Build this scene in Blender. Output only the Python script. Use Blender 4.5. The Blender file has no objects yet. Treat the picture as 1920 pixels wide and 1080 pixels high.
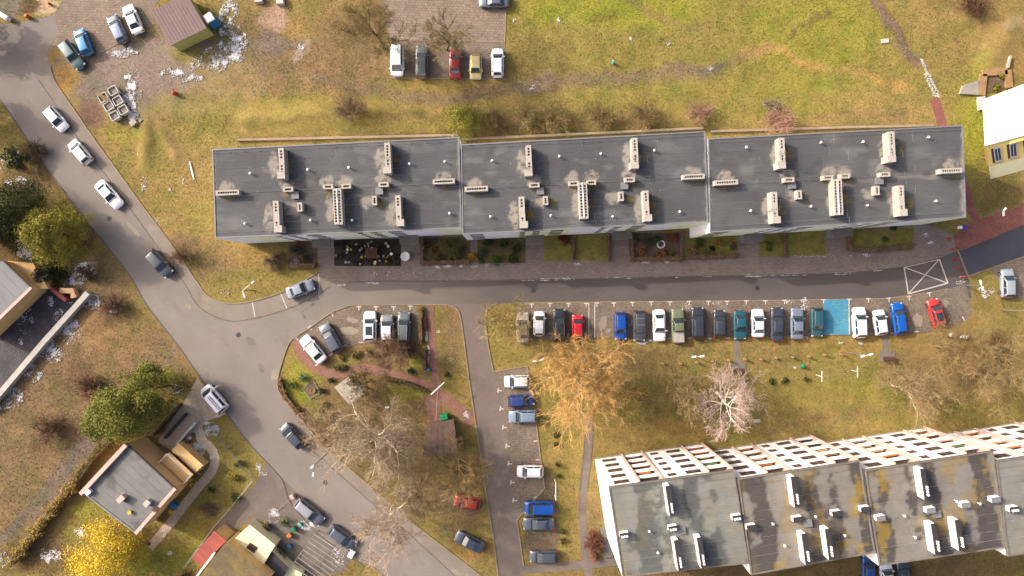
import bpy, bmesh, math, random
import numpy as np

# ------------------------------------------------------------------ camera, sky, sun, exposure
S, H = 13.0, 98.0                 # photograph pixels per metre on the ground, drone height
K = 0.50                          # sunlit picture value -> surface albedo
SUN_EL, SUN_AZ = 31.0, 24.5       # elevation; shadows fall to the right and 24.5 deg downwards
scene = bpy.context.scene
cd = bpy.data.cameras.new('camera'); cam = bpy.data.objects.new('camera', cd)
scene.collection.objects.link(cam); scene.camera = cam
cam.location = (0, 0, H); cam.rotation_euler = (0, 0, 0)
cd.sensor_width = 36; cd.lens = 18 * S * H / 960; cd.clip_start = 1; cd.clip_end = 2500
w = bpy.data.worlds.new('World'); scene.world = w; w.use_nodes = True
nt = w.node_tree; bg = nt.nodes['Background']
sky = nt.nodes.new('ShaderNodeTexSky'); sky.sky_type = 'NISHITA'; sky.sun_disc = False
sky.sun_elevation = math.radians(SUN_EL)
# light travels along (cos az, -sin az): the sun stands at (-cos az, sin az)
sx, sy = -math.cos(math.radians(SUN_AZ)), math.sin(math.radians(SUN_AZ))
sky.sun_rotation = math.atan2(sx, sy)
sky.dust_density = 6.0; sky.air_density = 0.45; sky.ozone_density = 0.2
bg.inputs[1].default_value = 0.15
nt.links.new(sky.outputs[0], bg.inputs[0])
sl = bpy.data.lights.new('sun', 'SUN'); sun = bpy.data.objects.new('sun', sl)
scene.collection.objects.link(sun)
sl.energy = 2.0; sl.angle = math.radians(0.9); sl.color = (1.0, 0.91, 0.79)
from mathutils import Vector, Matrix
el = math.radians(SUN_EL)
sun.rotation_euler = Vector((sx * math.cos(el), sy * math.cos(el), math.sin(el))).to_track_quat('Z', 'Y').to_euler()
scene.view_settings.view_transform = 'Standard'; scene.view_settings.look = 'None'
scene.view_settings.gamma = 1; scene.view_settings.exposure = 1.30
scene.render.engine = 'CYCLES'

# ------------------------------------------------------------------ helpers
COL = scene.collection
rng = random.Random(7); nrng = np.random.default_rng(7)
def G(px, py, z=0.0):
    k = (H - z) / H / S
    return ((px - 960) * k, (540 - py) * k, z)
def G2(p, z=0.0): return G(p[0], p[1], z)[:2]
def lin(v):
    v = v / 255.0
    return v / 12.92 if v <= 0.04045 else ((v + 0.055) / 1.055) ** 2.4
def C(r, g, b, k=None):
    k = K if k is None else k
    return (lin(r) * k, lin(g) * k, lin(b) * k)
def tag(o, label, cat, group=None):
    o['label'] = label; o['category'] = cat
    if group: o['group'] = group
    return o
def kind(o, k): o['kind'] = k; return o
def abs_loc(o):
    v = Vector((0, 0, 0))
    while o: v = v + o.location; o = o.parent
    return v
def empty(name, loc=(0, 0, 0), rz=0.0):
    o = bpy.data.objects.new(name, None); COL.objects.link(o)
    o.location = loc; o.rotation_euler = (0, 0, rz); o.empty_display_size = .3
    return o
def put(name, me, parent=None, loc=None, rz=0.0, local=False):
    """mesh in world coordinates (or local when the parent is turned)"""
    o = bpy.data.objects.new(name, me); COL.objects.link(o)
    if loc is not None: o.location = loc
    o.rotation_euler = (0, 0, rz)
    if parent:
        o.parent = parent
        if not local: o.location = Vector(o.location) - abs_loc(parent)
    return o
class MB:
    def __init__(s): s.v = []; s.f = []; s.m = []
    def face(s, pts, m=0):
        b = len(s.v); s.v += [tuple(p) for p in pts]; s.f.append(tuple(range(b, b + len(pts)))); s.m.append(m)
    def box(s, c, d, rz=0.0, m=0, top=None, taper=1.0):
        x, y, z = c; a, b, h = d[0] / 2, d[1] / 2, d[2] / 2
        cs, sn = math.cos(rz), math.sin(rz); base = len(s.v)
        for dz in (-1, 1):
            t = taper if dz > 0 else 1
            for (i, j) in ((-1, -1), (1, -1), (1, 1), (-1, 1)):
                lx, ly = i * a * t, j * b * t
                s.v.append((x + lx * cs - ly * sn, y + lx * sn + ly * cs, z + dz * h))
        for k, f in enumerate(((3, 2, 1, 0), (4, 5, 6, 7), (0, 1, 5, 4), (1, 2, 6, 5), (2, 3, 7, 6), (3, 0, 4, 7))):
            s.f.append(tuple(base + q for q in f)); s.m.append(top if (k == 1 and top is not None) else m)
    def prism(s, pts, z0, z1, m=0, top=None, z1s=None):
        n = len(pts); b = len(s.v)
        ar = sum(pts[i][0] * pts[(i + 1) % n][1] - pts[(i + 1) % n][0] * pts[i][1] for i in range(n))
        if ar < 0: pts = pts[::-1]; z1s = z1s[::-1] if z1s else None
        s.v += [(p[0], p[1], z0) for p in pts]
        s.v += [(p[0], p[1], (z1s[i] if z1s else z1)) for i, p in enumerate(pts)]
        s.f.append(tuple(b + n + i for i in range(n))); s.m.append(m if top is None else top)
        s.f.append(tuple(b + n - 1 - i for i in range(n))); s.m.append(m)
        for i in range(n):
            j = (i + 1) % n; s.f.append((b + i, b + j, b + n + j, b + n + i)); s.m.append(m)
    def tube(s, p, q, r0, r1=None, n=6, m=0, cap=True):
        r1 = r0 if r1 is None else r1
        p, q = Vector(p), Vector(q); d = (q - p)
        if d.length < 1e-6: return
        d.normalize(); u = d.cross(Vector((0, 0, 1)))
        if u.length < 1e-3: u = Vector((1, 0, 0))
        u.normalize(); v = d.cross(u); b = len(s.v)
        for c, r in ((p, r0), (q, r1)):
            for i in range(n):
                a = 2 * math.pi * i / n; s.v.append(tuple(c + u * (r * math.cos(a)) + v * (r * math.sin(a))))
        for i in range(n):
            j = (i + 1) % n; s.f.append((b + i, b + j, b + n + j, b + n + i)); s.m.append(m)
        if cap:
            s.f.append(tuple(b + i for i in range(n))[::-1]); s.m.append(m)
            s.f.append(tuple(b + n + i for i in range(n))); s.m.append(m)
    def lathe(s, c, prof, n=12, m=0):
        b = len(s.v)
        for (r, z) in prof:
            for i in range(n):
                a = 2 * math.pi * i / n; s.v.append((c[0] + r * math.cos(a), c[1] + r * math.sin(a), c[2] + z))
        for k in range(len(prof) - 1):
            for i in range(n):
                j = (i + 1) % n
                s.f.append((b + k * n + i, b + k * n + j, b + (k + 1) * n + j, b + (k + 1) * n + i)); s.m.append(m)
        s.f.append(tuple(b + (len(prof) - 1) * n + i for i in range(n))); s.m.append(m)
    def mesh(s, name, mats, smooth=False):
        me = bpy.data.meshes.new(name); me.from_pydata(s.v, [], s.f)
        for mt in (mats if isinstance(mats, (list, tuple)) else [mats]): me.materials.append(mt)
        if any(s.m): me.polygons.foreach_set('material_index', s.m)
        if smooth: me.polygons.foreach_set('use_smooth', [True] * len(s.f))
        me.update(); return me
    def build(s, name, mats, parent=None, smooth=False, **kw):
        return put(name, s.mesh(name, mats, smooth), parent, **kw)
def np_mesh(name, verts, faces, mat, cols=None, smooth=False):
    """verts (n,3), faces (m,k) numpy; cols per vertex"""
    me = bpy.data.meshes.new(name); n = len(verts); m, k = faces.shape
    me.vertices.add(n); me.vertices.foreach_set('co', np.ascontiguousarray(verts, dtype=np.float32).ravel())
    me.loops.add(m * k); me.loops.foreach_set('vertex_index', np.ascontiguousarray(faces, dtype=np.int32).ravel())
    me.polygons.add(m); me.polygons.foreach_set('loop_start', np.arange(0, m * k, k, dtype=np.int32))
    if smooth: me.polygons.foreach_set('use_smooth', np.ones(m, dtype=bool))
    if cols is not None:
        at = me.color_attributes.new('tint', 'FLOAT_COLOR', 'POINT')
        c4 = np.ones((n, 4), dtype=np.float32); c4[:, :3] = cols; at.data.foreach_set('color', c4.ravel())
    me.materials.append(mat); me.update(); me.validate(); return me

# ---- materials
def pm(name, col=(.5, .5, .5), rough=.8, var=.18, scale=1.5, var2=.12, scale2=14., bump=.0, bscale=30., metal=0., spec=.35,
       attr=False, rnd=0., coat=0., brick=None, stretch=None, stain=None, gradx=None):
    m = bpy.data.materials.new(name); m.use_nodes = True; nt = m.node_tree; N = nt.nodes; L = nt.links
    p = N['Principled BSDF']; p.inputs['Roughness'].default_value = rough; p.inputs['Metallic'].default_value = metal
    p.inputs['Specular IOR Level'].default_value = spec; p.inputs['Coat Weight'].default_value = coat
    tc = N.new('ShaderNodeTexCoord'); vec = tc.outputs['Object']
    if stretch:
        mp = N.new('ShaderNodeMapping'); mp.inputs['Scale'].default_value = stretch[:3]
        mp.inputs['Rotation'].default_value = (0, 0, stretch[3]); L.new(vec, mp.inputs[0]); vec = mp.outputs[0]
    def noise(sc, det=5, rgh=.6):
        n = N.new('ShaderNodeTexNoise'); n.inputs['Scale'].default_value = sc; n.inputs['Detail'].default_value = det
        n.inputs['Roughness'].default_value = rgh; L.new(vec, n.inputs['Vector']); return n.outputs[0]
    def mrange(src, a, b, lo=.3, hi=.7):
        n = N.new('ShaderNodeMapRange'); n.inputs[1].default_value = lo; n.inputs[2].default_value = hi
        n.inputs[3].default_value = a; n.inputs[4].default_value = b; L.new(src, n.inputs[0]); return n.outputs[0]
    def mul(a, b):
        n = N.new('ShaderNodeMath'); n.operation = 'MULTIPLY'; L.new(a, n.inputs[0]); L.new(b, n.inputs[1]); return n.outputs[0]
    f = mrange(noise(scale), 1 - var, 1 + var)
    if var2: f = mul(f, mrange(noise(scale2, 3), 1 - var2, 1 + var2))
    if rnd:
        oi = N.new('ShaderNodeObjectInfo'); f = mul(f, mrange(oi.outputs['Random'], 1 - rnd, 1 + rnd, 0, 1))
    hgt = None
    if brick:
        bw, bh, mortar, ang = brick
        mp = N.new('ShaderNodeMapping'); mp.inputs['Rotation'].default_value = (0, 0, ang); L.new(tc.outputs['Object'], mp.inputs[0])
        bt = N.new('ShaderNodeTexBrick'); bt.inputs['Scale'].default_value = 1; bt.inputs['Brick Width'].default_value = bw
        bt.inputs['Row Height'].default_value = bh; bt.inputs['Mortar Size'].default_value = mortar
        bt.inputs['Color1'].default_value = (1.12,) * 3 + (1,); bt.inputs['Color2'].default_value = (.84,) * 3 + (1,)
        bt.inputs['Mortar'].default_value = (.6,) * 3 + (1,); L.new(mp.outputs[0], bt.inputs[0]); f = mul(f, bt.outputs[0]); hgt = bt.outputs[1]
    mx = N.new('ShaderNodeMix'); mx.data_type = 'RGBA'; mx.blend_type = 'MULTIPLY'; mx.inputs[0].default_value = 1
    if attr:
        a = N.new('ShaderNodeAttribute'); a.attribute_name = 'tint'; L.new(a.outputs[0], mx.inputs[6])
    else: mx.inputs[6].default_value = tuple(col) + (1,)
    L.new(f, mx.inputs[7]); out = mx.outputs[2]
    if stain:                       # (colour, noise scale, lo, hi) worn or dirty patches with a shape of their own
        for (sc_col, ssc, lo, hi) in stain:
            mf = mrange(noise(ssc, 6, .65), 0, 1, lo, hi); m2 = N.new('ShaderNodeMix'); m2.data_type = 'RGBA'
            L.new(mf, m2.inputs[0]); L.new(out, m2.inputs[6]); m2.inputs[7].default_value = tuple(sc_col) + (1,); out = m2.outputs[2]
    if gradx:                       # older, paler wearing course that gives way to the dark one along the street
        sp = N.new('ShaderNodeSeparateXYZ'); L.new(tc.outputs['Object'], sp.inputs[0]); ad = N.new('ShaderNodeMath'); ad.operation = 'MULTIPLY_ADD'; L.new(noise(.35), ad.inputs[0]); ad.inputs[1].default_value = 14; L.new(sp.outputs[0], ad.inputs[2])
        mf = mrange(ad.outputs[0], 0, 1, gradx[1], gradx[2]); m3 = N.new('ShaderNodeMix'); m3.data_type = 'RGBA'; L.new(mf, m3.inputs[0]); m3.inputs[6].default_value = tuple(gradx[0]) + (1,); L.new(out, m3.inputs[7]); out = m3.outputs[2]
    L.new(out, p.inputs['Base Color'])
    if bump:
        b = N.new('ShaderNodeBump'); b.inputs['Strength'].default_value = min(1, bump); b.inputs['Distance'].default_value = .03
        L.new(noise(bscale, 4), b.inputs['Height']); L.new(b.outputs[0], p.inputs['Normal'])
    return m
M = {}
M['ground'] = pm('ground_earth_grass', attr=True, rough=.95, var=.14, scale=.45, var2=.24, scale2=3.6, bump=.8, bscale=5, spec=.1)
M['blade'] = pm('grass_blade', attr=True, rough=.9, var=.1, var2=0, spec=.1)
M['leaf'] = pm('foliage', attr=True, rough=.75, var=.15, scale=.8, var2=0, spec=.2)
M['bark'] = pm('bark', attr=True, rough=.9, var=.2, scale=3, spec=.15)
M['snow'] = pm('old_snow', C(226, 224, 222, .62), rough=.6, var=.08, scale=4, var2=.05, bump=.5, bscale=9)
ASP = C(157, 147, 138)
M['road'] = pm('road_asphalt', ASP, .9, .10, .22, .09, 9, bump=.3, bscale=60, spec=.25,
               stain=[(C(168, 157, 144), .16, .56, .75), (C(138, 128, 120), .35, .6, .74)])
M['street'] = pm('dark_asphalt', C(112, 104, 100), .9, .14, .25, .12, 10, bump=.3, bscale=60, spec=.25,
                 stain=[(C(128, 118, 112), .3, .58, .8)], stretch=(.35, 1, 1, 0), gradx=(C(160, 148, 136), -13, 6))
M['lane'] = pm('driveway_asphalt', C(140, 126, 117), .9, .14, .3, .12, 8, bump=.3, bscale=60, spec=.25, stain=[(C(165, 150, 138), .25, .55, .75)])
M['newasphalt'] = pm('fresh_asphalt', C(88, 88, 96), .85, .10, .4, .1, 14, bump=.3, bscale=60, stain=[(C(150, 145, 140), .25, .66, .74)])
M['sidewalk'] = pm('sidewalk_asphalt', C(158, 146, 132), .9, .12, .35, .1, 10, bump=.3, bscale=50, stain=[(C(184, 168, 148), .4, .58, .7)])
M['paver'] = pm('grey_pavers', C(168, 150, 138), .9, .16, .3, .14, 5, bump=.3, brick=(.42, .21, .02, math.radians(2.5)), stain=[(C(165, 150, 135), .3, .58, .75)])
M['ecopaver'] = pm('parking_grid_pavers', C(150, 134, 118), .95, .2, .35, .2, 3, bump=.4, brick=(.3, .26, .022, math.radians(1)),
                   stain=[(C(165, 150, 126), .28, .56, .72), (C(104, 94, 86), .5, .62, .74)])
M['cobble'] = pm('cobble_pavers', C(162, 144, 126), .95, .16, .4, .2, 3, bump=.4, brick=(.42, .38, .03, math.radians(2)), stain=[(C(140, 122, 108), .3, .55, .75)])
M['redpath'] = pm('red_brick_path', C(168, 122, 105), .9, .18, .5, .15, 6, bump=.3, brick=(.3, .15, .015, math.radians(25)), stain=[(C(150, 128, 108), .4, .56, .7)])
M['redtar'] = pm('red_path_paving', C(165, 106, 94), .9, .14, .5, .14, 8, bump=.3, brick=(.35, .2, .012, math.radians(22)), stain=[(C(170, 140, 125), .3, .6, .75)])
M['blue'] = pm('blue_bay_paint', C(98, 178, 205), .85, .12, .8, .1, 6, brick=(.42, .21, .02, 0), stain=[(C(80, 165, 205), .33, .5, .53), (C(150, 168, 168), .7, .6, .72), (C(120, 150, 160), 2.2, .62, .7)])
M['paint'] = pm('road_marking_paint', C(232, 224, 212), .8, .15, 2, .15, 9)
M['kerb'] = pm('kerb_concrete', C(172, 152, 126), .9, .16, .8, .14, 9)
M['kerbgrey'] = pm('kerb_grey', C(128, 116, 106), .9, .2, .8, .16, 9)
M['conc'] = pm('concrete', C(176, 168, 158), .9, .15, .8, .14, 8, bump=.3, bscale=25)
M['concdark'] = pm('old_concrete', C(140, 130, 120), .9, .2, .8, .16, 8, bump=.3, bscale=25)
M['slab'] = pm('pale_slab', C(204, 198, 188, .6), .9, .14, 1.5, .14, 8, bump=.3, bscale=25, rnd=.1)
M['beige'] = pm('beige_paving', C(214, 192, 164, .62), .9, .1, .7, .1, 7, brick=(.4, .2, .012, .6))
M['darktile'] = pm('dark_yard_tiles', C(96, 92, 94), .85, .3, .5, .2, 5, brick=(.4, .4, .05, math.radians(38)), stain=[(C(70, 66, 66), .4, .5, .7)])
M['soil'] = pm('garden_soil', C(124, 102, 84), .95, .3, .8, .3, 6, bump=.8, bscale=8)
M['darksoil'] = pm('dark_bed_soil', C(72, 62, 54), .95, .35, .8, .3, 6, bump=.8, bscale=8)
M['bedgrass'] = pm('mossy_bed', C(116, 106, 62), .95, .3, .8, .3, 5, bump=.9, bscale=8, stain=[(C(92, 76, 60), .6, .5, .65), (C(120, 124, 56), .7, .58, .7)])
M['mulch'] = pm('hedge_earth', C(128, 104, 84), .95, .25, .8, .25, 6, bump=.8, bscale=8)
M['lawn'] = pm('small_lawn', C(150, 142, 66), .95, .26, .8, .34, 6, bump=.9, bscale=8, stain=[(C(140, 112, 70), .5, .5, .7), (C(110, 92, 66), .9, .6, .72)])
M['roof'] = pm('roofing_felt', attr=True, rough=.85, var=.07, scale=.5, var2=.09, scale2=12, bump=.35, bscale=40, rnd=.035, spec=.3)
M['chim'] = pm('chimney_plaster', C(194, 185, 173, .58), .9, .1, 1.2, .14, 8, bump=.3, bscale=20)
M['greyaw'] = pm('grey_ceramic', C(186, 180, 174), .7, .1)
M['chimw'] = pm('white_chimney_plaster', C(248, 244, 236, .8), .9, .06, 1.2, .08, 8)
M['hole'] = pm('flue_dark', C(40, 36, 34), .9, .1)
M['white'] = pm('white_render', C(250, 246, 240, .82), .85, .03, .5, .03, 8)
M['cool'] = pm('pale_render', C(252, 252, 250, .95), .85, .05, .4, .03, 8)
M['lime'] = pm('pale_yellow_render', C(250, 250, 212, .92), .85, .05, .5, .04, 8)
M['pink'] = pm('salmon_render', C(222, 188, 174, .6), .85, .06, .6, .05, 8)
M['yellow'] = pm('yellow_render', C(232, 190, 128, .75), .85, .06, .6, .06, 8, stain=[(C(220, 178, 116, .75), .5, .6, .8)])
M['yellow2'] = pm('bright_yellow_render', C(250, 216, 130, .75), .85, .05, .6, .05, 8)
M['cream'] = pm('cream_render', C(246, 234, 186, .75), .85, .06, .6, .05, 8)
M['glass'] = pm('window_glass', C(74, 58, 60), .3, .1, .5, 0, spec=.5)
M['reveal'] = pm('window_reveal', C(168, 140, 136), .8, .1)
M['pvc'] = pm('white_window_frame', C(238, 238, 238), .5, .03)
M['brown'] = pm('brown_wood', C(104, 72, 58), .8, .2, 2, .15, 9)
M['wood'] = pm('weathered_wood', C(186, 178, 166, .58), .9, .18, 1.6, .2, 9, rnd=.12, stretch=(1, 1, 1, 0))
M['woodbrown'] = pm('tan_wood', C(176, 138, 92), .85, .2, 2, .15, 9)
M['sheet'] = pm('grey_metal_sheet', C(150, 150, 154), .6, .12, 1, .1, 8, metal=.1)
M['darkmetal'] = pm('dark_metal', C(70, 66, 66), .6, .1)
M['whitemetal'] = pm('white_metal', C(240, 238, 234, .75), .5, .05)
M['mauve'] = pm('mauve_roof_sheet', C(142, 118, 116), .8, .08, .8, .08, 8, rnd=.04)
M['redroof'] = pm('red_tile_sheet', C(186, 98, 84), .8, .12, .8, .12, 8, rnd=.08)
M['mossroof'] = pm('mossy_roof', C(128, 112, 84), .95, .2, .7, .2, 6, stain=[(C(160, 138, 62), .35, .48, .7), (C(104, 94, 84), .3, .6, .75)])
M['limewall'] = pm('lime_wall', C(204, 200, 122), .85, .08, .8, .08, 6)
M['brownroof'] = pm('brown_roof_felt', C(122, 98, 86), .9, .16, .5, .14, 8)
M['bluepl'] = pm('blue_plastic', C(40, 142, 200), .5, .08)
M['greenpl'] = pm('green_plastic', C(38, 150, 100), .5, .08)
M['redpl'] = pm('red_plastic', C(216, 62, 44), .5, .08)
M['orangepl'] = pm('orange_plastic', C(240, 120, 60), .5, .08)
M['tealpl'] = pm('teal_plastic', C(90, 205, 180), .5, .08)
M['purplepl'] = pm('purple_plastic', C(100, 70, 200), .5, .08)
M['yellowpl'] = pm('yellow_plastic', C(240, 205, 50), .5, .08)
M['tyre'] = pm('tyre_rubber', C(40, 40, 40), .9, .1)
M['rim'] = pm('alloy_rim', C(185, 185, 190), .35, .05, metal=.6)
M['carglass'] = pm('car_glass', C(58, 74, 82), .06, .05, var2=0, spec=.75)
M['lamp'] = pm('headlight_glass', C(225, 228, 235), .15, .05, var2=0, spec=.6)
M['tail'] = pm('tail_light_red', C(205, 40, 46), .25, .05, var2=0)
M['black'] = pm('black_trim', C(44, 44, 46), .6, .1)
M['plate'] = pm('plate_white', C(225, 225, 225), .5, .03)

# ------------------------------------------------------------------ numpy noise, masks
def vnoise(x, y, cell, seed):
    r = np.random.default_rng(seed); t = r.random((256, 256))
    fx, fy = x / cell + 1000, y / cell + 1000; ix, iy = np.floor(fx).astype(int), np.floor(fy).astype(int)
    u, v = fx - ix, fy - iy; u = u * u * (3 - 2 * u); v = v * v * (3 - 2 * v)
    a = t[iy % 256, ix % 256]; b = t[iy % 256, (ix + 1) % 256]; c = t[(iy + 1) % 256, ix % 256]; d = t[(iy + 1) % 256, (ix + 1) % 256]
    return (a * (1 - u) + b * u) * (1 - v) + (c * (1 - u) + d * u) * v
def fbm(x, y, cell, seed, o=4):
    s = 0; a = .5
    for i in range(o): s = s + a * vnoise(x, y, cell / 2 ** i, seed + i); a *= .5
    return s / (1 - .5 ** o)
def smooth(pts, n=6, closed=False):
    out = []; P = [np.array(p, float) for p in pts]; m = len(P)
    for i in range(m if closed else m - 1):
        p0 = P[(i - 1) % m] if (closed or i > 0) else P[i]; p1 = P[i]; p2 = P[(i + 1) % m]
        p3 = P[(i + 2) % m] if (closed or i + 2 < m) else p2
        for k in range(n):
            t = k / n
            out.append(tuple(.5 * ((2 * p1) + (p2 - p0) * t + (2 * p0 - 5 * p1 + 4 * p2 - p3) * t * t + (3 * p1 - p0 - 3 * p2 + p3) * t ** 3)))
    if not closed: out.append(tuple(P[-1]))
    return out
MASK = np.zeros((1180, 2020), bool)      # paved area in photograph pixels, 50 px margin
def fill(poly):
    p = np.array(poly, float); x, y = p[:, 0], p[:, 1]; x2, y2 = np.roll(x, -1), np.roll(y, -1)
    for r in range(max(0, int(y.min()) + 50), min(1180, int(y.max()) + 52)):
        yy = r - 50 + .5; c = ((y <= yy) & (y2 > yy)) | ((y2 <= yy) & (y > yy))
        if not c.any(): continue
        xs = np.sort(x[c] + (yy - y[c]) / (y2[c] - y[c]) * (x2[c] - x[c]))
        for a, b in zip(xs[::2], xs[1::2]):
            MASK[r, max(0, int(a) + 50):max(0, min(2020, int(b) + 51))] = True
def masked(px, py):
    ix = np.clip(px.astype(int) + 50, 0, 2019); iy = np.clip(py.astype(int) + 50, 0, 1179)
    return MASK[iy, ix]
def jag(poly, amp=.5, step=14):
    out = []; n = len(poly)
    for i in range(n):
        a, b = poly[i], poly[(i + 1) % n]; d = math.dist(a, b); k = max(1, int(d / step))
        for q in range(k):
            t = q / k; out.append((a[0] + (b[0] - a[0]) * t + rng.uniform(-amp, amp), a[1] + (b[1] - a[1]) * t + rng.uniform(-amp, amp)))
    return out
def sheet(name, poly, mat, z, parent=None, mask=True, jitter=.4):
    if jitter: poly = jag(poly, jitter)
    if mask: fill(poly)
    bm = bmesh.new(); vs = [bm.verts.new(G2(p) + (z,)) for p in poly]; f = bm.faces.new(vs)
    f.normal_update()
    if f.normal.z < 0: f.normal_flip()
    bmesh.ops.triangulate(bm, faces=[f])
    me = bpy.data.meshes.new(name); bm.to_mesh(me); bm.free(); me.materials.append(mat)
    o = put(name, me, parent)
    if not parent: kind(o, 'structure')
    return o
def ribbon(pts, wpx):
    """polygon along a centreline, photograph pixels"""
    P = [np.array(p, float) for p in pts]; L, R = [], []
    ws = wpx if isinstance(wpx, (list, tuple)) else [wpx] * len(P)
    for i, p in enumerate(P):
        d = P[min(i + 1, len(P) - 1)] - P[max(i - 1, 0)]; d = d / np.linalg.norm(d); n = np.array((-d[1], d[0]))
        L.append(tuple(p + n * ws[i] / 2)); R.append(tuple(p - n * ws[i] / 2))
    return L + R[::-1]
def strip(name, pts, width, height, mat, z=0, parent=None, smooth_n=0):
    """a kerb, low wall or bar of real section along a ground polyline given in photograph pixels"""
    if smooth_n: pts = smooth(pts, smooth_n)
    b = MB(); P = [Vector(G2(p)) for p in pts]; n = len(P); row = []
    for i in range(n):
        d = (P[min(i + 1, n - 1)] - P[max(i - 1, 0)]).normalized(); nn = Vector((-d.y, d.x)) * (width / 2)
        row.append((P[i] + nn, P[i] - nn))
    for l, r in row:
        b.v += [(l.x, l.y, z), (l.x, l.y, z + height), (r.x, r.y, z + height), (r.x, r.y, z)]
    for i in range(n - 1):
        for k in range(3):
            q = 4 * i + k; b.f.append((q, q + 1, q + 5, q + 4)); b.m.append(0)
    b.f.append((3, 2, 1, 0)); b.m.append(0); q = 4 * (n - 1); b.f.append((q, q + 1, q + 2, q + 3)); b.m.append(0)
    return b.build(name, mat, parent)
def kerb(pts, mat='kerb', n=6, h=.11, wd=.17): return kind(strip('kerb', pts, wd, h, M[mat], 0, None, n), 'structure')

# ------------------------------------------------------------------ the setting: roads, pavements, paths
ROAD_L = [(-60, 105), (0, 187), (57, 270), (122, 362), (175, 430), (240, 512), (275, 572), (335, 650), (370, 700), (425, 775), (450, 810),
          (480, 846), (505, 872), (530, 902), (546, 945), (600, 1004), (660, 1048), (705, 1066), (740, 1110)]
WALK_OUT = [(112, 62), (97, 82), (88, 100), (94, 125), (105, 155), (140, 207), (182, 268), (225, 327), (270, 390), (315, 450), (372, 533),
            (390, 555), (412, 565), (437, 569), (475, 564), (525, 549), (560, 532), (595, 511)]
WALK_IN = [(620, 537), (580, 560), (540, 579), (477, 597), (425, 601), (375, 577), (350, 538), (332, 512), (290, 455), (245, 392), (197, 327),
           (160, 282), (140, 250), (105, 197), (72, 150), (62, 120), (70, 90), (100, 60)]
ISL_W = [(837, 571), (670, 572), (650, 575), (620, 587), (580, 615), (547, 637), (535, 660), (523, 700), (521, 730), (542, 760), (580, 805)]
LOW_OUT = [(580, 805), (617, 845), (700, 917), (780, 985), (892, 1072), (935, 1105)]
LOW_IN = [(885, 1110), (775, 1008), (690, 937), (600, 857), (567, 832), (548, 800)]
sheet('road', smooth(ROAD_L, 4) + [(960, 1110), (935, 1105)] + smooth(LOW_OUT, 4)[::-1] + smooth(ISL_W, 4)[::-1] +
      [(837, 540), (700, 527), (620, 535)] + smooth(WALK_OUT, 4)[::-1] + [(100, 28), (25, 44), (-60, 46)], M['road'], .006)
sheet('sidewalk', smooth(WALK_OUT, 4) + smooth(WALK_IN, 4), M['sidewalk'], .012)
sheet('sidewalk', smooth(LOW_OUT, 4) + smooth(LOW_IN, 4), M['sidewalk'], .012)
ST_N = [(655, 529), (730, 527), (855, 527), (960, 525), (1135, 522), (1285, 518), (1440, 516), (1595, 512), (1690, 501), (1760, 485), (1796, 470)]
ST_S = [(1815, 517), (1822, 560), (1777, 541), (1740, 549), (1665, 559), (1590, 561), (1440, 563), (1000, 566), (930, 570), (852, 573), (837, 571), (690, 572)]
sheet('street', ST_N + ST_S, M['street'], .012)
sheet('paved_walk', [(596, 452), (870, 437), (1285, 438), (1730, 419), (1750, 425), (1790, 442), (1796, 470), (1760, 485), (1690, 501), (1595, 512), (1440, 516),
      (1285, 518), (1135, 522), (960, 525), (855, 527), (730, 527), (655, 529), (620, 537), (598, 513)], M['paver'], .018)
ISL_E = [(837, 571), (852, 577), (862, 590), (870, 640), (880, 715), (892, 795), (905, 880), (915, 950), (925, 1010), (937, 1105)]
sheet('driveway', smooth(ISL_E, 3) + [(985, 1105), (982, 1062), (969, 975), (960, 900), (945, 760), (935, 700), (925, 697), (915, 640), (910, 598), (915, 580), (932, 570), (845, 569)], M['lane'], .016)
park2 = sheet('parking_pavement', [(925, 697), (960, 691), (988, 687), (1000, 740), (1007, 810), (1021, 915), (1000, 940), (969, 975), (960, 900), (945, 760), (935, 700)], M['ecopaver'], .022)
park1 = sheet('parking_pavement', [(966, 568), (1440, 563), (1590, 561), (1665, 559), (1740, 549), (1777, 541), (1812, 533), (1822, 590), (1800, 608), (1760, 618), (1700, 626), (1600, 628), (1440, 630), (1100, 634), (968, 636)], M['ecopaver'], .022)
sheet('parking_pavement', [(732, 74), (946, 79), (951, 149), (732, 146)], M['ecopaver'], .018)
sheet('cobbled_yard', [(706, -40), (948, -40), (946, 79), (732, 74), (724, 50)], M['cobble'], .012)
sheet('cobbled_yard', [(100, 28), (140, -40), (330, -40), (283, 22), (290, 45), (220, 82), (165, 112), (120, 103), (97, 82), (112, 62)], M['cobble'], .016)
park3 = sheet('parking_pavement', [(558, 634), (580, 616), (620, 588), (650, 576), (670, 573), (783, 573), (783, 642), (700, 643), (668, 646), (628, 663), (606, 683), (592, 690)], M['ecopaver'], .022)
# island brick paths
P1 = smooth([(553, 636), (566, 664), (585, 686), (612, 699), (642, 700), (676, 690), (712, 696), (760, 710), (812, 727)], 5)
sheet('brick_path', ribbon(P1, 17), M['redpath'], .026)
sheet('brick_path', ribbon([(806, 573), (808, 620), (813, 670), (818, 720), (823, 745)], 15), M['redpath'], .030)
sheet('brick_path', ribbon([(815, 730), (845, 755), (870, 775), (888, 795)], [18, 20, 22, 26]), M['redpath'], .034)
sheet('brick_path', [(796, 742), (826, 745), (828, 792), (804, 795)], M['redpath'], .038)
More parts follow.
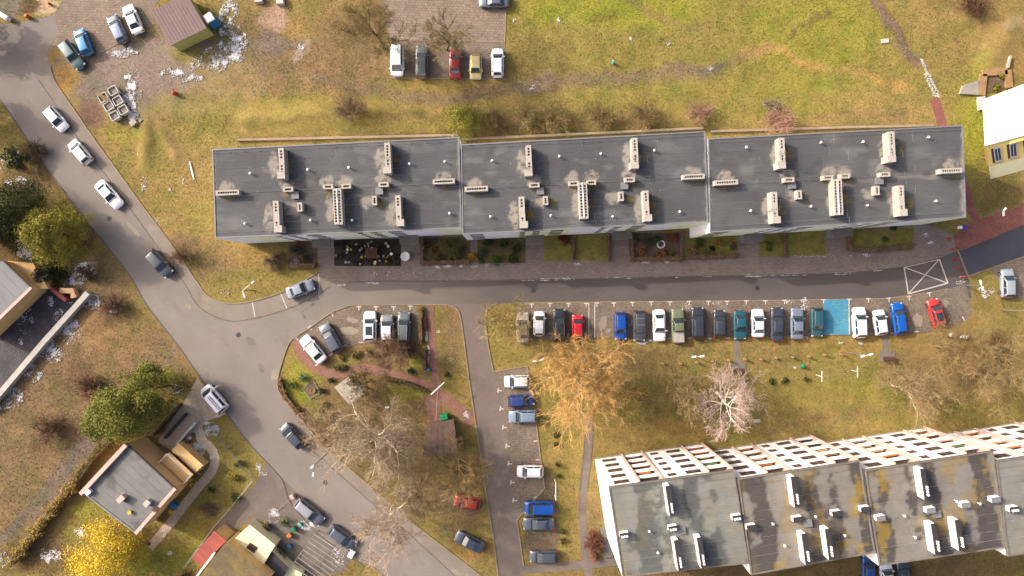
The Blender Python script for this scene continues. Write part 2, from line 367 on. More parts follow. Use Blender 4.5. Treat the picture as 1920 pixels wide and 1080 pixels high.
# east end
sheet('red_path', [(1787, 442), (1808, 428), (1825, 414), (1870, 400), (1990, 362), (1990, 395), (1920, 421), (1810, 467), (1792, 468)], M['redtar'], .022)
sheet('red_path', [(1806, 318), (1814, 340), (1837, 411), (1826, 415), (1806, 385)], M['redtar'], .026)
sheet('asphalt_pad', [(1796, 470), (1810, 467), (1920, 421), (1990, 393), (1990, 452), (1920, 481), (1815, 518)], M['newasphalt'], .03)
sheet('parking_pavement', [(1857, 506), (1990, 455), (1990, 562), (1877, 560), (1873, 530)], M['cobble'], .016)
# footpaths
sheet('footpath', ribbon(smooth([(1104, 778), (1103, 830), (1094, 920), (1093, 980), (1100, 1050), (1107, 1100)], 4), 15), M['lane'], .016)
sheet('footpath', ribbon([(978, 1068), (1060, 1062), (1175, 1051)], 16), M['lane'], .022)
sheet('footpath', ribbon([(1381, 634), (1383, 680)], 11), M['concdark'], .01)
sheet('footpath', ribbon([(1660, 626), (1661, 662)], 11), M['concdark'], .01)
sheet('brick_path', ribbon([(1751, 184), (1760, 210), (1768, 240)], 18), M['redtar'], .02)
# yards on the left
sheet('tiled_yard', [(95, 543), (80, 520), (136, 565), (165, 552), (0, 738), (-50, 790), (-50, 640), (0, 610)], M['darktile'], .008)
sheet('house_drive', [(370, 708), (426, 776), (386, 790), (370, 812), (330, 850), (296, 828), (345, 754)], M['beige'], .014)
sheet('garden_path', ribbon(smooth([(372, 805), (380, 826), (394, 838), (403, 858), (397, 884), (371, 915), (332, 965), (303, 1001), (280, 1026)], 4), 17), M['beige'], .02)
sheet('yard', [(500, 868), (555, 922), (545, 948), (500, 975), (455, 985), (425, 1012), (402, 990), (440, 950), (480, 905)], M['lane'], .01)
sheet('yard', [(548, 945), (600, 1004), (660, 1048), (640, 1075), (560, 1080), (500, 1075), (515, 1020), (500, 975)], M['concdark'], .014)
MASK_PAVED = MASK.copy()
# kerbs
kerb(WALK_OUT[3:], n=5); kerb(ISL_W, n=4); kerb(ISL_E, n=4); kerb(LOW_OUT, n=4)
kerb(WALK_IN[:-3], 'kerbgrey', 4, .035, .12); kerb(LOW_IN, 'kerbgrey', 4, .035, .12)
kerb([(932, 569), (918, 576), (911, 592), (914, 640), (925, 696)], n=5); kerb([(925, 697), (960, 691), (988, 687), (1000, 740), (1007, 810), (1021, 915), (1000, 940), (969, 975), (982, 1062)], n=1)
kerb(ROAD_L, 'kerbgrey', 4, .06, .14); kerb(ST_N, 'kerbgrey', 1, .07, .14)
kerb([(732, 146), (732, 74), (946, 79), (951, 149), (732, 146)], n=1, h=.05, wd=.15); kerb([(968, 636), (1100, 634), (1440, 630), (1600, 628), (1700, 626), (1760, 618), (1800, 608)], 'kerbgrey', 2, .08)
kerb([(946, 79), (949, 0), (949, -40)], n=1, h=.06); kerb([(115, 60), (175, 28), (240, -5)], n=2, h=.03, wd=.12); kerb([(165, 112), (220, 82), (290, 45)], n=2, h=.05, wd=.12)
kerb([(966, 568), (1440, 563), (1590, 561), (1665, 559), (1740, 549), (1777, 541)], 'kerb', 1, .024, .1)
kerb([(1096, 778), (1096, 830), (1087, 920)], 'kerbgrey', 3, .05, .1); kerb([(1111, 778), (1111, 830), (1101, 920)], 'kerbgrey', 3, .05, .1)
kerb([(1815, 518), (1857, 503), (1920, 481), (1990, 452)], 'kerb', 1, .1); kerb([(1796, 470), (1815, 518)], 'kerb', 1, .08)
kerb([(558, 634), (592, 690), (606, 683), (628, 663), (668, 646), (700, 643), (783, 642)], 'kerbgrey', 1, .05, .1)

# painted marks: parts of the pavement they lie on
def mark(px, py, lpx, wpx, ang, parent, z=.03, name='painted_line'):
    b = MB(); x, y, _ = G(px, py); b.box((x, y, z), (lpx / S, wpx / S, .004), math.radians(ang)); return b.build(name, M['paint'], parent)
def tmark(px, py, ang, parent, stem=7):
    a = math.radians(ang); b = MB(); x, y, _ = G(px, py)
    b.box((x, y, .03), (8.5 / S, 2.2 / S, .004), a)
    if stem: b.box((x + math.sin(a) * stem * .5 / S, y - math.cos(a) * stem * .5 / S, .0305), (2.0 / S, stem / S, .004), a)
    b.build('painted_t_mark', M['paint'], parent)
for x, y in ((997, 569), (1031, 568), (1066, 568), (1099, 568), (1119, 567), (1151, 567), (1186, 566), (1221, 565), (1256, 565), (1292, 564), (1328, 564), (1363, 564), (1399, 563), (1435, 563),
             (1471, 562), (1507, 561), (1544, 561), (1592, 560), (1628, 559)): tmark(x, y + 1, 0, park1)
for x, y in ((1666, 558), (1704, 555), (1742, 548)): tmark(x, y + 1, 9, park1)
for x in (1033, 1068, 1100, 1152, 1255, 1294, 1364): mark(x, 634, 9, 2, 0, park1)
for x, y in ((1632, 627), (1675, 625), (1718, 622)): mark(x, y, 9, 2, 4, park1)
mark(1104, 600, 64, 1.6, 90, park1); mark(1115, 600, 64, 1.6, 90, park1); mark(1806, 597, 8, 2, -60, park1)
bay = sheet('blue_painted_bay', jag([(1543, 562), (1591, 561), (1592, 627), (1543, 628)], .3), M['blue'], .027, park1, jitter=0)
mark(1592, 594, 66, 2, 91, park1, .034); mark(1567, 628, 50, 1.8, 0, park1, .034)
for x, y, a in ((555, 633, 40), (580, 613, 38), (622, 587, 24), (673, 575, 0), (705, 575, 0), (738, 575, 0), (769, 574, 0)): tmark(x, y, a, park3)
for x, y, a in ((677, 642, 0), (710, 641, 0), (740, 641, 0), (646, 648, 28), (620, 665, 35), (594, 684, 30)): mark(x, y, 8, 1.8, a, park3)
for x, y in ((934, 732), (938, 766), (943, 801), (949, 836), (953, 869), (958, 904), (962, 938)): tmark(x, y, 90 - 8, park2, 7)
for x, y in ((1004, 827), (1008, 862), (1013, 896), (1005, 932)): mark(x, y, 7, 2, 5, park2)
def seg(p, q, wpx, parent, z=.03):
    mark((p[0] + q[0]) / 2, (p[1] + q[1]) / 2, math.dist(p, q), wpx, math.degrees(math.atan2(p[1] - q[1], q[0] - p[0])), parent, z)
road_ = bpy.data.objects['road']
for pts in ([(350, 659), (378, 638), (407, 620)], [(380, 640), (430, 702), (475, 757), (520, 815), (600, 893), (700, 975), (800, 1062)], [(405, 612), (440, 660), (475, 707), (540, 790)], [(412, 768), (440, 752), (470, 738)], [(30, 75), (48, 110), (64, 140)], [(560, 600), (520, 620), (480, 610)], [(100, 296), (140, 312), (190, 318)]):
    sheet('road_seam', ribbon(smooth(pts, 4), .9), M['street'], .0085, road_, mask=False, jitter=.3)
M['patch'] = pm('asphalt_patch', C(154, 142, 130), .92, .12, .6, .1, 12); M['patchpale'] = pm('worn_patch', C(176, 162, 143), .92, .14, .8, .12, 12); M['oil'] = pm('oil_stain', C(140, 129, 119), .8, .15, .9, .12, 12)
rp = random.Random(44)
def blob(cx, cy, rx, ry, rot, mat, z, parent, name):
    pts = []; ph = [rp.uniform(0, 6.28) for _ in range(4)]
    for i in range(30):
        t = 6.283 * i / 30; q = 1 + .2 * math.sin(2 * t + ph[0]) + .08 * math.sin(5 * t + ph[1]) + .04 * math.sin(11 * t + ph[2]); X_, Y_ = rx * q * math.cos(t), ry * q * math.sin(t); c_, s_ = math.cos(rot), math.sin(rot); pts.append((cx + X_ * c_ - Y_ * s_, cy + X_ * s_ + Y_ * c_))
    sheet(name, pts, M[mat], z, parent, mask=False, jitter=.5)
for i, (cx, cy, rx, ry, rot, mt) in enumerate(((516, 702, 7, 13, .2, 'patchpale'), (372, 560, 7, 10, .3, 'patchpale'), (352, 575, 5, 6, 0, 'patchpale'), (250, 430, 16, 4, .9, 'patchpale'), (430, 650, 26, 5, .75, 'patch'), (470, 640, 10, 7, .4, 'oil'), (330, 575, 40, 4, .95, 'patch'), (560, 870, 22, 4, .75, 'patch'), (650, 960, 26, 5, .7, 'patch'), (60, 200, 30, 4, .95, 'patch'), (90, 90, 9, 6, .5, 'patch'), (560, 575, 16, 5, -.4, 'patch'), (490, 690, 12, 4, 1.2, 'oil'), (180, 345, 4, 3, 0, 'oil'), (420, 735, 5, 3, .4, 'oil'), (700, 1000, 9, 3, .6, 'oil'))):
    blob(cx, cy, rx, ry, rot, mt, .0072 + .0001 * i, road_, 'road_patch')
for cx, cy, rx, ry, mt in ((1130, 606, 6, 16, 'patchpale'), (1140, 620, 4, 4, 'patchpale'), (1720, 600, 8, 14, 'patchpale'), (1570, 0, 1, 1, 'oil'), (1216, 610, 3, 7, 'oil'), (1290, 612, 3, 6, 'oil'), (1370, 608, 3, 6, 'oil'), (1770, 570, 9, 7, 'patchpale')): blob(cx, cy, rx, ry, .1, mt, .0245, park1, 'worn_patch')
for cx, cy, rx, ry, mt in ((655, 620, 14, 9, 'patchpale'), (660, 600, 10, 5, 'patchpale')): blob(cx, cy, rx, ry, .1, mt, .0245, park3, 'worn_patch')
for i, (cx, cy) in enumerate(((447, 628), (205, 410), (610, 905), (1000, 545), (1420, 540))):
    b = MB(); x, y, _ = G(cx, cy); b.lathe((x, y, .004), [(.36, 0), (.36, .014), (.3, .016)], 18); tag(b.build('manhole_cover', M['darkmetal']), ('round iron cover in the road junction', 'round iron cover on the road beside the white sedan', 'round iron cover on the lower curve of the road', 'round iron cover on the street above the parking row, left', 'round iron cover on the street above the parking row, right')[i], 'manhole', 'manhole covers')
stobj = bpy.data.objects['street']
q4 = [(1695, 501), (1761, 486), (1777, 531), (1703, 551)]
for i in range(4): seg(q4[i], q4[(i + 1) % 4], 2.2, stobj, .026)
seg(q4[0], q4[2], 1.8, stobj, .0265); seg(q4[1], q4[3], 1.8, stobj, .0272)
walk = bpy.data.objects['sidewalk']
seg((473, 566), (478, 594), 1.8, walk, .02); seg((526, 550), (538, 578), 1.8, walk, .02); seg((597, 513), (600, 546), 1.6, walk, .02)

# ------------------------------------------------------------------ the ground sheet
DRY, OLV, GRN, DOL = C(170, 145, 88), C(160, 144, 78), C(165, 161, 66), C(128, 110, 68)
BRN, GRV, ORG, GRY = C(152, 125, 92), C(156, 138, 122), C(198, 154, 96), C(148, 134, 122)
DBR, SOL = C(120, 96, 70), C(112, 92, 74)
ELL = [  # cx, cy, rx, ry, colour, weight, gain(noise-broken edge)
    (1330, 90, 420, 160, OLV, .95), (1150, 10, 200, 50, GRN, .9), (1530, 60, 160, 90, GRN, .6), (1500, 180, 130, 50, GRN, .45), (1250, 190, 260, 40, OLV, .5),
    (1010, 120, 70, 60, DOL, .5), (1820, 60, 140, 90, DRY, .8), (1840, 230, 55, 130, GRN, .85), (1790, 160, 60, 60, OLV, .6), (1700, 60, 30, 60, OLV, .5),
    (1820, 5, 50, 25, DBR, .5), (1870, 365, 60, 35, DOL, .7), (1835, 340, 25, 60, OLV, .7), (1740, 440, 60, 14, BRN, .7),
    (560, 90, 180, 110, BRN, .75), (560, 30, 60, 60, DRY, .8), (680, 120, 90, 60, BRN, .6), (510, 30, 30, 30, C(205, 170, 145), .8), (700, 40, 60, 60, DBR, .45), (500, 85, 40, 30, GRY, .6),
    (300, 140, 200, 90, GRV, .95), (210, 130, 110, 60, GRV, .8), (250, 120, 80, 50, C(165, 146, 132), .7), (122, 148, 24, 34, ORG, .95), (170, 210, 24, 30, C(140, 110, 95), .9), (95, 12, 40, 22, C(225, 195, 160), .9), (50, 10, 28, 18, DBR, .9), (12, 8, 30, 25, GRY, .8),
    (365, 100, 50, 18, OLV, .7), (420, 160, 80, 70, DRY, .6), (360, 230, 120, 60, OLV, .65), (230, 245, 40, 22, GRN, .5), (300, 300, 50, 40, OLV, .7), (285, 260, 14, 40, DOL, .5), (370, 400, 40, 40, OLV, .7), (340, 470, 40, 30, BRN, .8), (400, 490, 60, 40, BRN, .6), (470, 480, 60, 30, ORG, .35),
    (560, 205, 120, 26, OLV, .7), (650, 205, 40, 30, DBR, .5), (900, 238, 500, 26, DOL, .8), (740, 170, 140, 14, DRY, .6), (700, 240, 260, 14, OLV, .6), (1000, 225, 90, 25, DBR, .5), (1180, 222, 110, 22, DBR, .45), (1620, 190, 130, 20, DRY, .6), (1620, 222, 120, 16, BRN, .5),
    (0, 480, 120, 150, DBR, .8), (60, 320, 70, 60, DBR, .8), (140, 440, 40, 60, DBR, .7), (190, 520, 60, 50, BRN, .8), (20, 280, 40, 60, OLV, .5),
    (170, 660, 190, 140, BRN, 1.), (200, 620, 90, 60, ORG, .35), (290, 580, 40, 50, OLV, .5), (60, 820, 170, 120, BRN, .95), (100, 830, 50, 40, DBR, .7), (70, 960, 110, 90, BRN, .8), (150, 710, 40, 30, DBR, .6), (310, 690, 60, 40, BRN, .6), (210, 575, 30, 35, DBR, .7),
    (180, 980, 90, 45, OLV, .8), (160, 950, 40, 20, GRN, .6), (430, 940, 70, 80, OLV, .9), (300, 1050, 90, 30, GRN, .6), (440, 840, 60, 50, OLV, .8), (360, 1020, 60, 50, GRN, .5), (390, 960, 24, 16, SOL, 1.), (410, 1000, 30, 20, BRN, .7), (80, 1050, 90, 40, DBR, .7), (370, 850, 18, 16, OLV, .8),
    (690, 800, 160, 170, C(146, 122, 84), .9), (560, 720, 34, 50, GRN, .75), (590, 780, 30, 30, OLV, .8), (760, 740, 40, 18, GRN, .6), (775, 676, 14, 16, GRN, .7), (840, 640, 26, 70, BRN, .7), (840, 730, 28, 40, OLV, .5), (700, 690, 40, 10, DOL, .5), (720, 660, 50, 14, DBR, .7), (640, 672, 30, 10, OLV, .7), (830, 900, 90, 60, DBR, .6), (790, 930, 60, 40, BRN, .6), (820, 960, 50, 36, OLV, .5), (870, 1030, 50, 30, ORG, .5), (570, 800, 16, 50, BRN, .6), (860, 960, 50, 60, C(135, 112, 92), .5),
    (940, 630, 30, 60, DRY, .4), (942, 650, 28, 40, OLV, .5), (1450, 740, 480, 110, OLV, .8), (1300, 690, 300, 60, BRN, .4), (1200, 670, 90, 30, DBR, .5), (1240, 760, 120, 60, DOL, .6), (1150, 760, 60, 40, OLV, .5), (1480, 720, 130, 40, OLV, .45), (1590, 720, 90, 25, GRN, .35), (1450, 645, 160, 14, ORG, .4), (1600, 650, 120, 20, ORG, .35),
    (1780, 700, 140, 60, BRN, .6), (1830, 690, 80, 60, DOL, .45), (1710, 690, 40, 40, DBR, .35), (1500, 790, 260, 30, DRY, .6), (1240, 810, 130, 24, ORG, .35), (1880, 790, 100, 40, OLV, .4), (1050, 850, 24, 120, OLV, .6), (1055, 1000, 24, 60, OLV, .6), (1130, 880, 20, 60, DRY, .5), (1110, 960, 16, 40, BRN, .6),
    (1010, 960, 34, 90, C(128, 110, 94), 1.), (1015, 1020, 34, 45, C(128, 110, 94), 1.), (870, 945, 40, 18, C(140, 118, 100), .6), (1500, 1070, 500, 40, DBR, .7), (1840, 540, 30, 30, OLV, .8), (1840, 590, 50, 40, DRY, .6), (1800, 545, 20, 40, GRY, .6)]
PTH = [([(600, 150), (660, 158), (710, 178), (760, 188), (850, 186), (950, 172), (1060, 158), (1180, 146), (1300, 130)], 24, C(148, 125, 100), .78), ([(1300, 128), (1380, 112), (1440, 95)], 10, C(150, 128, 92), .8),
       ([(1440, 92), (1540, 120), (1620, 142), (1700, 165)], 16, C(198, 158, 96), .75), ([(1400, 102), (1445, 92)], 18, C(184, 150, 96), .6), ([(1635, -10), (1665, 40), (1700, 85), (1722, 112)], 20, C(146, 122, 104), .95), ([(1644, -10), (1712, 88)], 6, DBR, .6),
       ([(1170, -10), (1230, 28), (1330, 55)], 14, C(160, 136, 92), .6), ([(1475, 70), (1545, 20)], 10, DOL, .6), ([(1320, 130), (1350, 122)], 20, C(128, 118, 108), .7), ([(980, 165), (1020, 150)], 30, C(140, 124, 116), .5),
       ([(-20, 1040), (60, 960), (120, 890), (190, 805), (230, 770)], 26, C(140, 124, 108), .9), ([(265, 660), (255, 720), (245, 800)], 18, C(152, 128, 96), .6), ([(320, 660), (290, 690), (270, 705)], 16, C(150, 130, 110), .8),
       ([(288, 224), (305, 250), (330, 280), (350, 310), (372, 360)], 12, C(176, 144, 100), .7), ([(268, 300), (275, 250)], 10, DRY, .7), ([(1440, 800), (1600, 775), (1700, 770)], 12, BRN, .5), ([(1300, 780), (1480, 772)], 10, BRN, .4),
       ([(560, 85), (500, 70)], 20, GRY, .5), ([(1110, 40), (1150, 22)], 20, DOL, .4), ([(1895, 50), (1930, 40)], 24, C(190, 160, 130), .6), ([(580, 80), (560, 100)], 14, C(215, 200, 185), .4)]
def field(px, py):
    wx = px + 34 * (fbm(px, py, 60, 11) - .5) + 16 * (fbm(px, py, 14, 21) - .5); wy = py + 34 * (fbm(px, py, 60, 31) - .5) + 16 * (fbm(px, py, 14, 41) - .5)
    c = np.empty(px.shape + (3,)); c[...] = DRY
    big = fbm(px, py, 130, 51); c += (np.array(OLV) - c) * np.clip((big - .45) * 2.4, 0, .55)[..., None]
    brk = .72 + .56 * fbm(px, py, 22, 61)
    for (cx, cy, rx, ry, col, wt) in ELL:
        d = ((wx - cx) / rx) ** 2 + ((wy - cy) / ry) ** 2
        a = np.clip(wt * brk * np.clip(1.35 - d, 0, 1), 0, 1) ; a = a * a * (3 - 2 * a)
        c += (np.array(col) - c) * a[..., None]
    for (pts, wd, col, wt) in PTH:
        dm = np.full(px.shape, 1e9)
        for (ax, ay), (bx, by) in zip(pts[:-1], pts[1:]):
            vx, vy = bx - ax, by - ay; t = np.clip(((wx - ax) * vx + (wy - ay) * vy) / (vx * vx + vy * vy), 0, 1)
            dm = np.minimum(dm, np.hypot(wx - ax - t * vx, wy - ay - t * vy))
        a = np.clip(wt * brk * np.clip(1.5 - dm / (wd * .5), 0, 1), 0, 1); c += (np.array(col) - c) * a[..., None]
    m1 = fbm(px, py, 9, 71); m2 = fbm(px, py, 40, 81)
    c *= (.88 + .24 * m1)[..., None]; c *= (.90 + .20 * m2)[..., None]
    gl = np.clip((fbm(px, py, 26, 91) - .52) * 3, 0, .35); c *= np.stack([1 - gl * .5, 1 - gl * .2, 1 - gl * .5], -1)
    return np.clip(c, .004, .9)
out = np.array([60., 140, 300, 700])
gx = np.concatenate([-(88 + out[::-1]), np.arange(-88, 88.01, .38), 88 + out]); gy = np.concatenate([-(54 + out[::-1]), np.arange(-54, 54.01, .38), 54 + out])
X, Y = np.meshgrid(gx, gy); PX, PY = X * S + 960, 540 - Y * S
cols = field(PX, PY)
Z = np.zeros_like(X)
def ridge(x0, y0, x1, y1, wd, h):
    vx, vy = x1 - x0, y1 - y0; t = np.clip(((PX - x0) * vx + (PY - y0) * vy) / (vx * vx + vy * vy), 0, 1)
    return h * np.exp(-(np.hypot(PX - x0 - t * vx, PY - y0 - t * vy) / wd) ** 2)
Z += ridge(272, 235, 272, 310, 12, .3) + ridge(300, 240, 330, 290, 10, .3) + ridge(1860, 110, 1890, 60, 22, .4) + ridge(470, 225, 700, 215, 22, .5)
Z += .10 * (fbm(PX, PY, 30, 5) - .5) - .05
near = MASK_PAVED; k = 9                     # keep the earth flat under and beside paved sheets
acc = near.copy()
for s in range(1, k):
    acc[s:] |= near[:-s]; acc[:-s] |= near[s:]
acc2 = acc.copy()
for s in range(1, k):
    acc2[:, s:] |= acc[:, :-s]; acc2[:, :-s] |= acc[:, s:]
MASK = acc2; fl = masked(PX, PY); MASK = MASK_PAVED.copy(); Z = np.where(fl, np.minimum(Z, 0) * .0 - .004, Z)
ny, nx = X.shape; idx = np.arange(nx * ny).reshape(ny, nx)
F = np.stack([idx[:-1, :-1], idx[:-1, 1:], idx[1:, 1:], idx[1:, :-1]], -1).reshape(-1, 4)
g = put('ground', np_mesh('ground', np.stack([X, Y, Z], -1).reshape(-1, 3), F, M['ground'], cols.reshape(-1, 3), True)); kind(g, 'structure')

# ------------------------------------------------------------------ building helpers
WCACHE = {}
def window(parent, x, y, z, rz, wd, ht, inset, panes=2, frame='pvc'):
    """frame part with its panes as sub-parts; local x along the wall, -y outwards"""
    key = (round(wd, 2), round(ht, 2), panes, frame)
    if key not in WCACHE:
        b = MB(); t = .05; yy = .04
        b.box((0, yy, t / 2), (wd, .06, t)); b.box((0, yy, ht - t / 2), (wd, .06, t))
        for i in range(panes + 1):
            xx = -wd / 2 + t / 2 + (wd - t) * i / panes; b.box((xx, yy, ht / 2), (t, .062, ht - 2 * t - .002))
        pw = (wd - t) / panes - t; g = MB(); g.box((0, yy + .01, ht / 2), (pw + .01, .02, ht - 2 * t + .01))
        WCACHE[key] = (b.mesh('window', M[frame]), g.mesh('pane', M['glass']), [-wd / 2 + t / 2 + (wd - t) * (i + .5) / panes for i in range(panes)])
    fm, gm, xs = WCACHE[key]
    off = Vector((-math.sin(rz) * (inset - .08), math.cos(rz) * (inset - .08), 0))
    o = put('window', fm, parent, loc=Vector((x, y, z)) + off, rz=rz)
    for xx in xs:
        p = bpy.data.objects.new('pane', gm); COL.objects.link(p); p.parent = o; p.location = (xx, 0, 0)
    return o
def wall(parent, A, B, z0, z1, holes, mat, depth=.16, panes=2, frame='pvc', name='wall', windows=True):
    """wall face from A to B (outside on the right hand) with real window openings and reveals"""
    A, B = Vector(A[:2]), Vector(B[:2]); d = B - A; L = d.length; d = d / L; n = Vector((d.y, -d.x)); rz = math.atan2(d.y, d.x)
    us = sorted({0, L} | {h[0] for h in holes} | {h[1] for h in holes}); zs = sorted({z0, z1} | {h[2] for h in holes} | {h[3] for h in holes})
    b = MB()
    def P(u, z, k=0): q = A + d * u - n * k; return (q.x, q.y, z)
    for i in range(len(us) - 1):
        for j in range(len(zs) - 1):
            um, zm = (us[i] + us[i + 1]) / 2, (zs[j] + zs[j + 1]) / 2
            if any(h[0] < um < h[1] and h[2] < zm < h[3] for h in holes): continue
            b.face([P(us[i], zs[j]), P(us[i + 1], zs[j]), P(us[i + 1], zs[j + 1]), P(us[i], zs[j + 1])])
    for (a, c, e, f) in holes:
        b.face([P(a, e), P(c, e), P(c, e, depth), P(a, e, depth)]); b.face([P(a, f, depth), P(c, f, depth), P(c, f), P(a, f)])
        b.face([P(a, e), P(a, e, depth), P(a, f, depth), P(a, f)]); b.face([P(c, e, depth), P(c, e), P(c, f), P(c, f, depth)])
        b.face([P(a, e, depth + .02), P(c, e, depth + .02), P(c, f, depth + .02), P(a, f, depth + .02)])
        if windows:
            m = A + d * ((a + c) / 2); window(parent, m.x, m.y, e, rz, c - a, f - e, depth, panes, frame)
    return b.build(name, mat, parent)
def inset_poly(pts, k):
    c = Vector((sum(p[0] for p in pts) / len(pts), sum(p[1] for p in pts) / len(pts))); n = len(pts); out = []
    for i in range(n):
        p = Vector(pts[i]); a = (Vector(pts[i - 1]) - p).normalized(); b = (Vector(pts[(i + 1) % n]) - p).normalized()
        bis = (a + b); sn = abs(a.x * b.y - a.y * b.x)
        q = p + bis * (k / max(sn, .3)); out.append((q.x, q.y))
    return out
def felt_roof(parent, quad, z, nv, nu, fieldf, cell=.2):
    """roof of separate felt strips; quad = BL, BR, TR, TL in world xy"""
    BL, BR, TR, TL = [np.array(q[:2]) for q in quad]; r = random.Random(int(z * 7) + nv)
    for i in range(nv):
        cuts = [0] + [(j + r.uniform(-.25, .25)) / nu for j in range(1, nu)] + [1]
        for j in range(nu):
            u0, u1, v0, v1 = cuts[j] + .0006, cuts[j + 1] - .0006, i / nv + .0011, (i + 1) / nv - .0011
            lu = np.linalg.norm(BR - BL) * (u1 - u0); lv = np.linalg.norm(TL - BL) * (v1 - v0)
            U, V = np.meshgrid(np.linspace(u0, u1, max(2, int(lu / cell))), np.linspace(v0, v1, max(2, int(lv / cell) + 1)))
            P = ((1 - U) * (1 - V))[..., None] * BL + (U * (1 - V))[..., None] * BR + (U * V)[..., None] * TR + ((1 - U) * V)[..., None] * TL
            k = H / (H - z) * S; c = fieldf(P[..., 0] * k + 960, 540 - P[..., 1] * k) * r.uniform(.97, 1.03)
            zz = np.full(U.shape, z + r.uniform(0, .012)) + .006 * nrng.random(U.shape)
            ny, nx = U.shape; idx = np.arange(nx * ny).reshape(ny, nx)
            F = np.stack([idx[:-1, :-1], idx[:-1, 1:], idx[1:, 1:], idx[1:, :-1]], -1).reshape(-1, 4)
            put('felt_strip', np_mesh('felt_strip', np.concatenate([P, zz[..., None]], -1).reshape(-1, 3), F, M['roof'], c.reshape(-1, 3)), parent)
def edge_trim(parent, quad, z, wd, ht, mat, name='roof_edge'):
    b = MB(); n = len(quad); inn = inset_poly(quad, wd); ou = quad
    for i in range(n):
        j = (i + 1) % n; b.prism([ou[i], ou[j], inn[j], inn[i]], z - .25, z + ht)
    return b.build(name, mat, parent)
def flue_stack(parent, px, py, L, W, rz, zb, h, nh, rows=1, gap=None, mat='chim', head=False):
    x, y, _ = G(px, py, zb + h); b = MB(); b.box((0, 0, (h - .2) / 2), (L, W, h - .2), m=0, top=1)
    hw = .25; ys = [(-W / 2 + W * (2 * k + 1) / (2 * rows)) for k in range(rows)]
    span = L - .5; pitch = span / nh; xs = [-L / 2 + .25 + pitch * (i + .5) for i in range(nh)]
    if gap: xs = [q for q in xs if not (gap[0] < (q + L / 2) / L < gap[1])]
    edges = sorted([-L / 2, L / 2] + [q - hw / 2 for q in xs] + [q + hw / 2 for q in xs])
    for k in range(0, len(edges) - 1, 2):
        a, c = edges[k], edges[k + 1]; b.box(((a + c) / 2, 0, h - .1), (c - a, W, .2))
    ylev = sorted([-W / 2, W / 2] + [q - hw / 2 for q in ys] + [q + hw / 2 for q in ys])
    for q in xs:
        for k in range(0, len(ylev) - 1, 2):
            a, c = ylev[k], ylev[k + 1]; b.box((q, (a + c) / 2, h - .1), (hw, c - a, .198))
    if head:  # the broader capped end of the tall stacks
        b.box((-L / 2 + .42, -.14 if head > 0 else .14, h / 2 + .02), (.86, W + .3, h + .06))
    return b.build('chimney', [M[mat], M['hole']], parent, loc=(x, y, zb), rz=rz)
VENT = None
def vent_pipe(parent, px, py, zb, h=.6, r=.11):
    global VENT
    if VENT is None:
        b = MB(); b.lathe((0, 0, 0), [(.07, 0), (.07, .45), (.17, .46), (.18, .52), (.1, .6), (.02, .63)], 10); VENT = b.mesh('vent_pipe', M['whitemetal'], True)
    x, y, _ = G(px, py, zb + .5); put('vent_pipe', VENT, parent, loc=(x, y, zb))

# ------------------------------------------------------------------ long apartment block, three stepped sections
HB = 10.0
SEC = [[(404, 447), (866, 428), (861, 257), (398, 280)], [(867, 440), (1328, 416), (1322, 246), (864, 271)], [(1331, 436), (1811, 408), (1805, 235), (1327, 260)]]
CH1 = [  # px centre, length, width along which axis, holes, rows  (first section)
    ('v', 528, 306, 3.9, .8, 9, 1, (.45, .6), -1), ('v', 727, 296, 3.9, .85, 9, 1, (.45, .55), -1), ('h', 540, 355, 1.3, .7, 3, 1, None, 0), ('v', 562, 388, 1.15, .75, 3, 1, None, 0),
    ('v', 518, 406, 4.0, .85, 9, 1, (.4, .6), 1), ('h', 615, 350, 1.3, .7, 3, 1, None, 0), ('h', 649, 349, 1.2, .7, 3, 1, None, 0), ('v', 633, 387, 4.6, 1.25, 11, 2, None, 0), ('h', 719, 346, 1.3, .7, 3, 1, None, 0),
    ('v', 702, 376, 1.2, .7, 3, 1, None, 0), ('v', 747, 395, 3.9, .8, 9, 1, (.4, .6), 1), ('h', 832, 340, 2.8, .75, 8, 1, None, 0), ('h', 426, 361, 3.0, .75, 8, 1, None, 0)]
CH2 = [(992, 301), (1191, 287), (1002, 347), (1023, 376), (979, 398), (1076, 344), (1109, 342), (1094, 376), (1181, 337), (1165, 368), (1212, 386), (1301, 331), (893, 354)]
CH3 = [(1467, 287), (1673, 275), (1480, 337), (1499, 365), (1453, 389), (1553, 333), (1585, 330), (1572, 369), (1660, 327), (1645, 357), (1691, 376), (1784, 320), (1362, 342)]
CHP = [[(c[1], c[2]) for c in CH1], CH2, CH3]
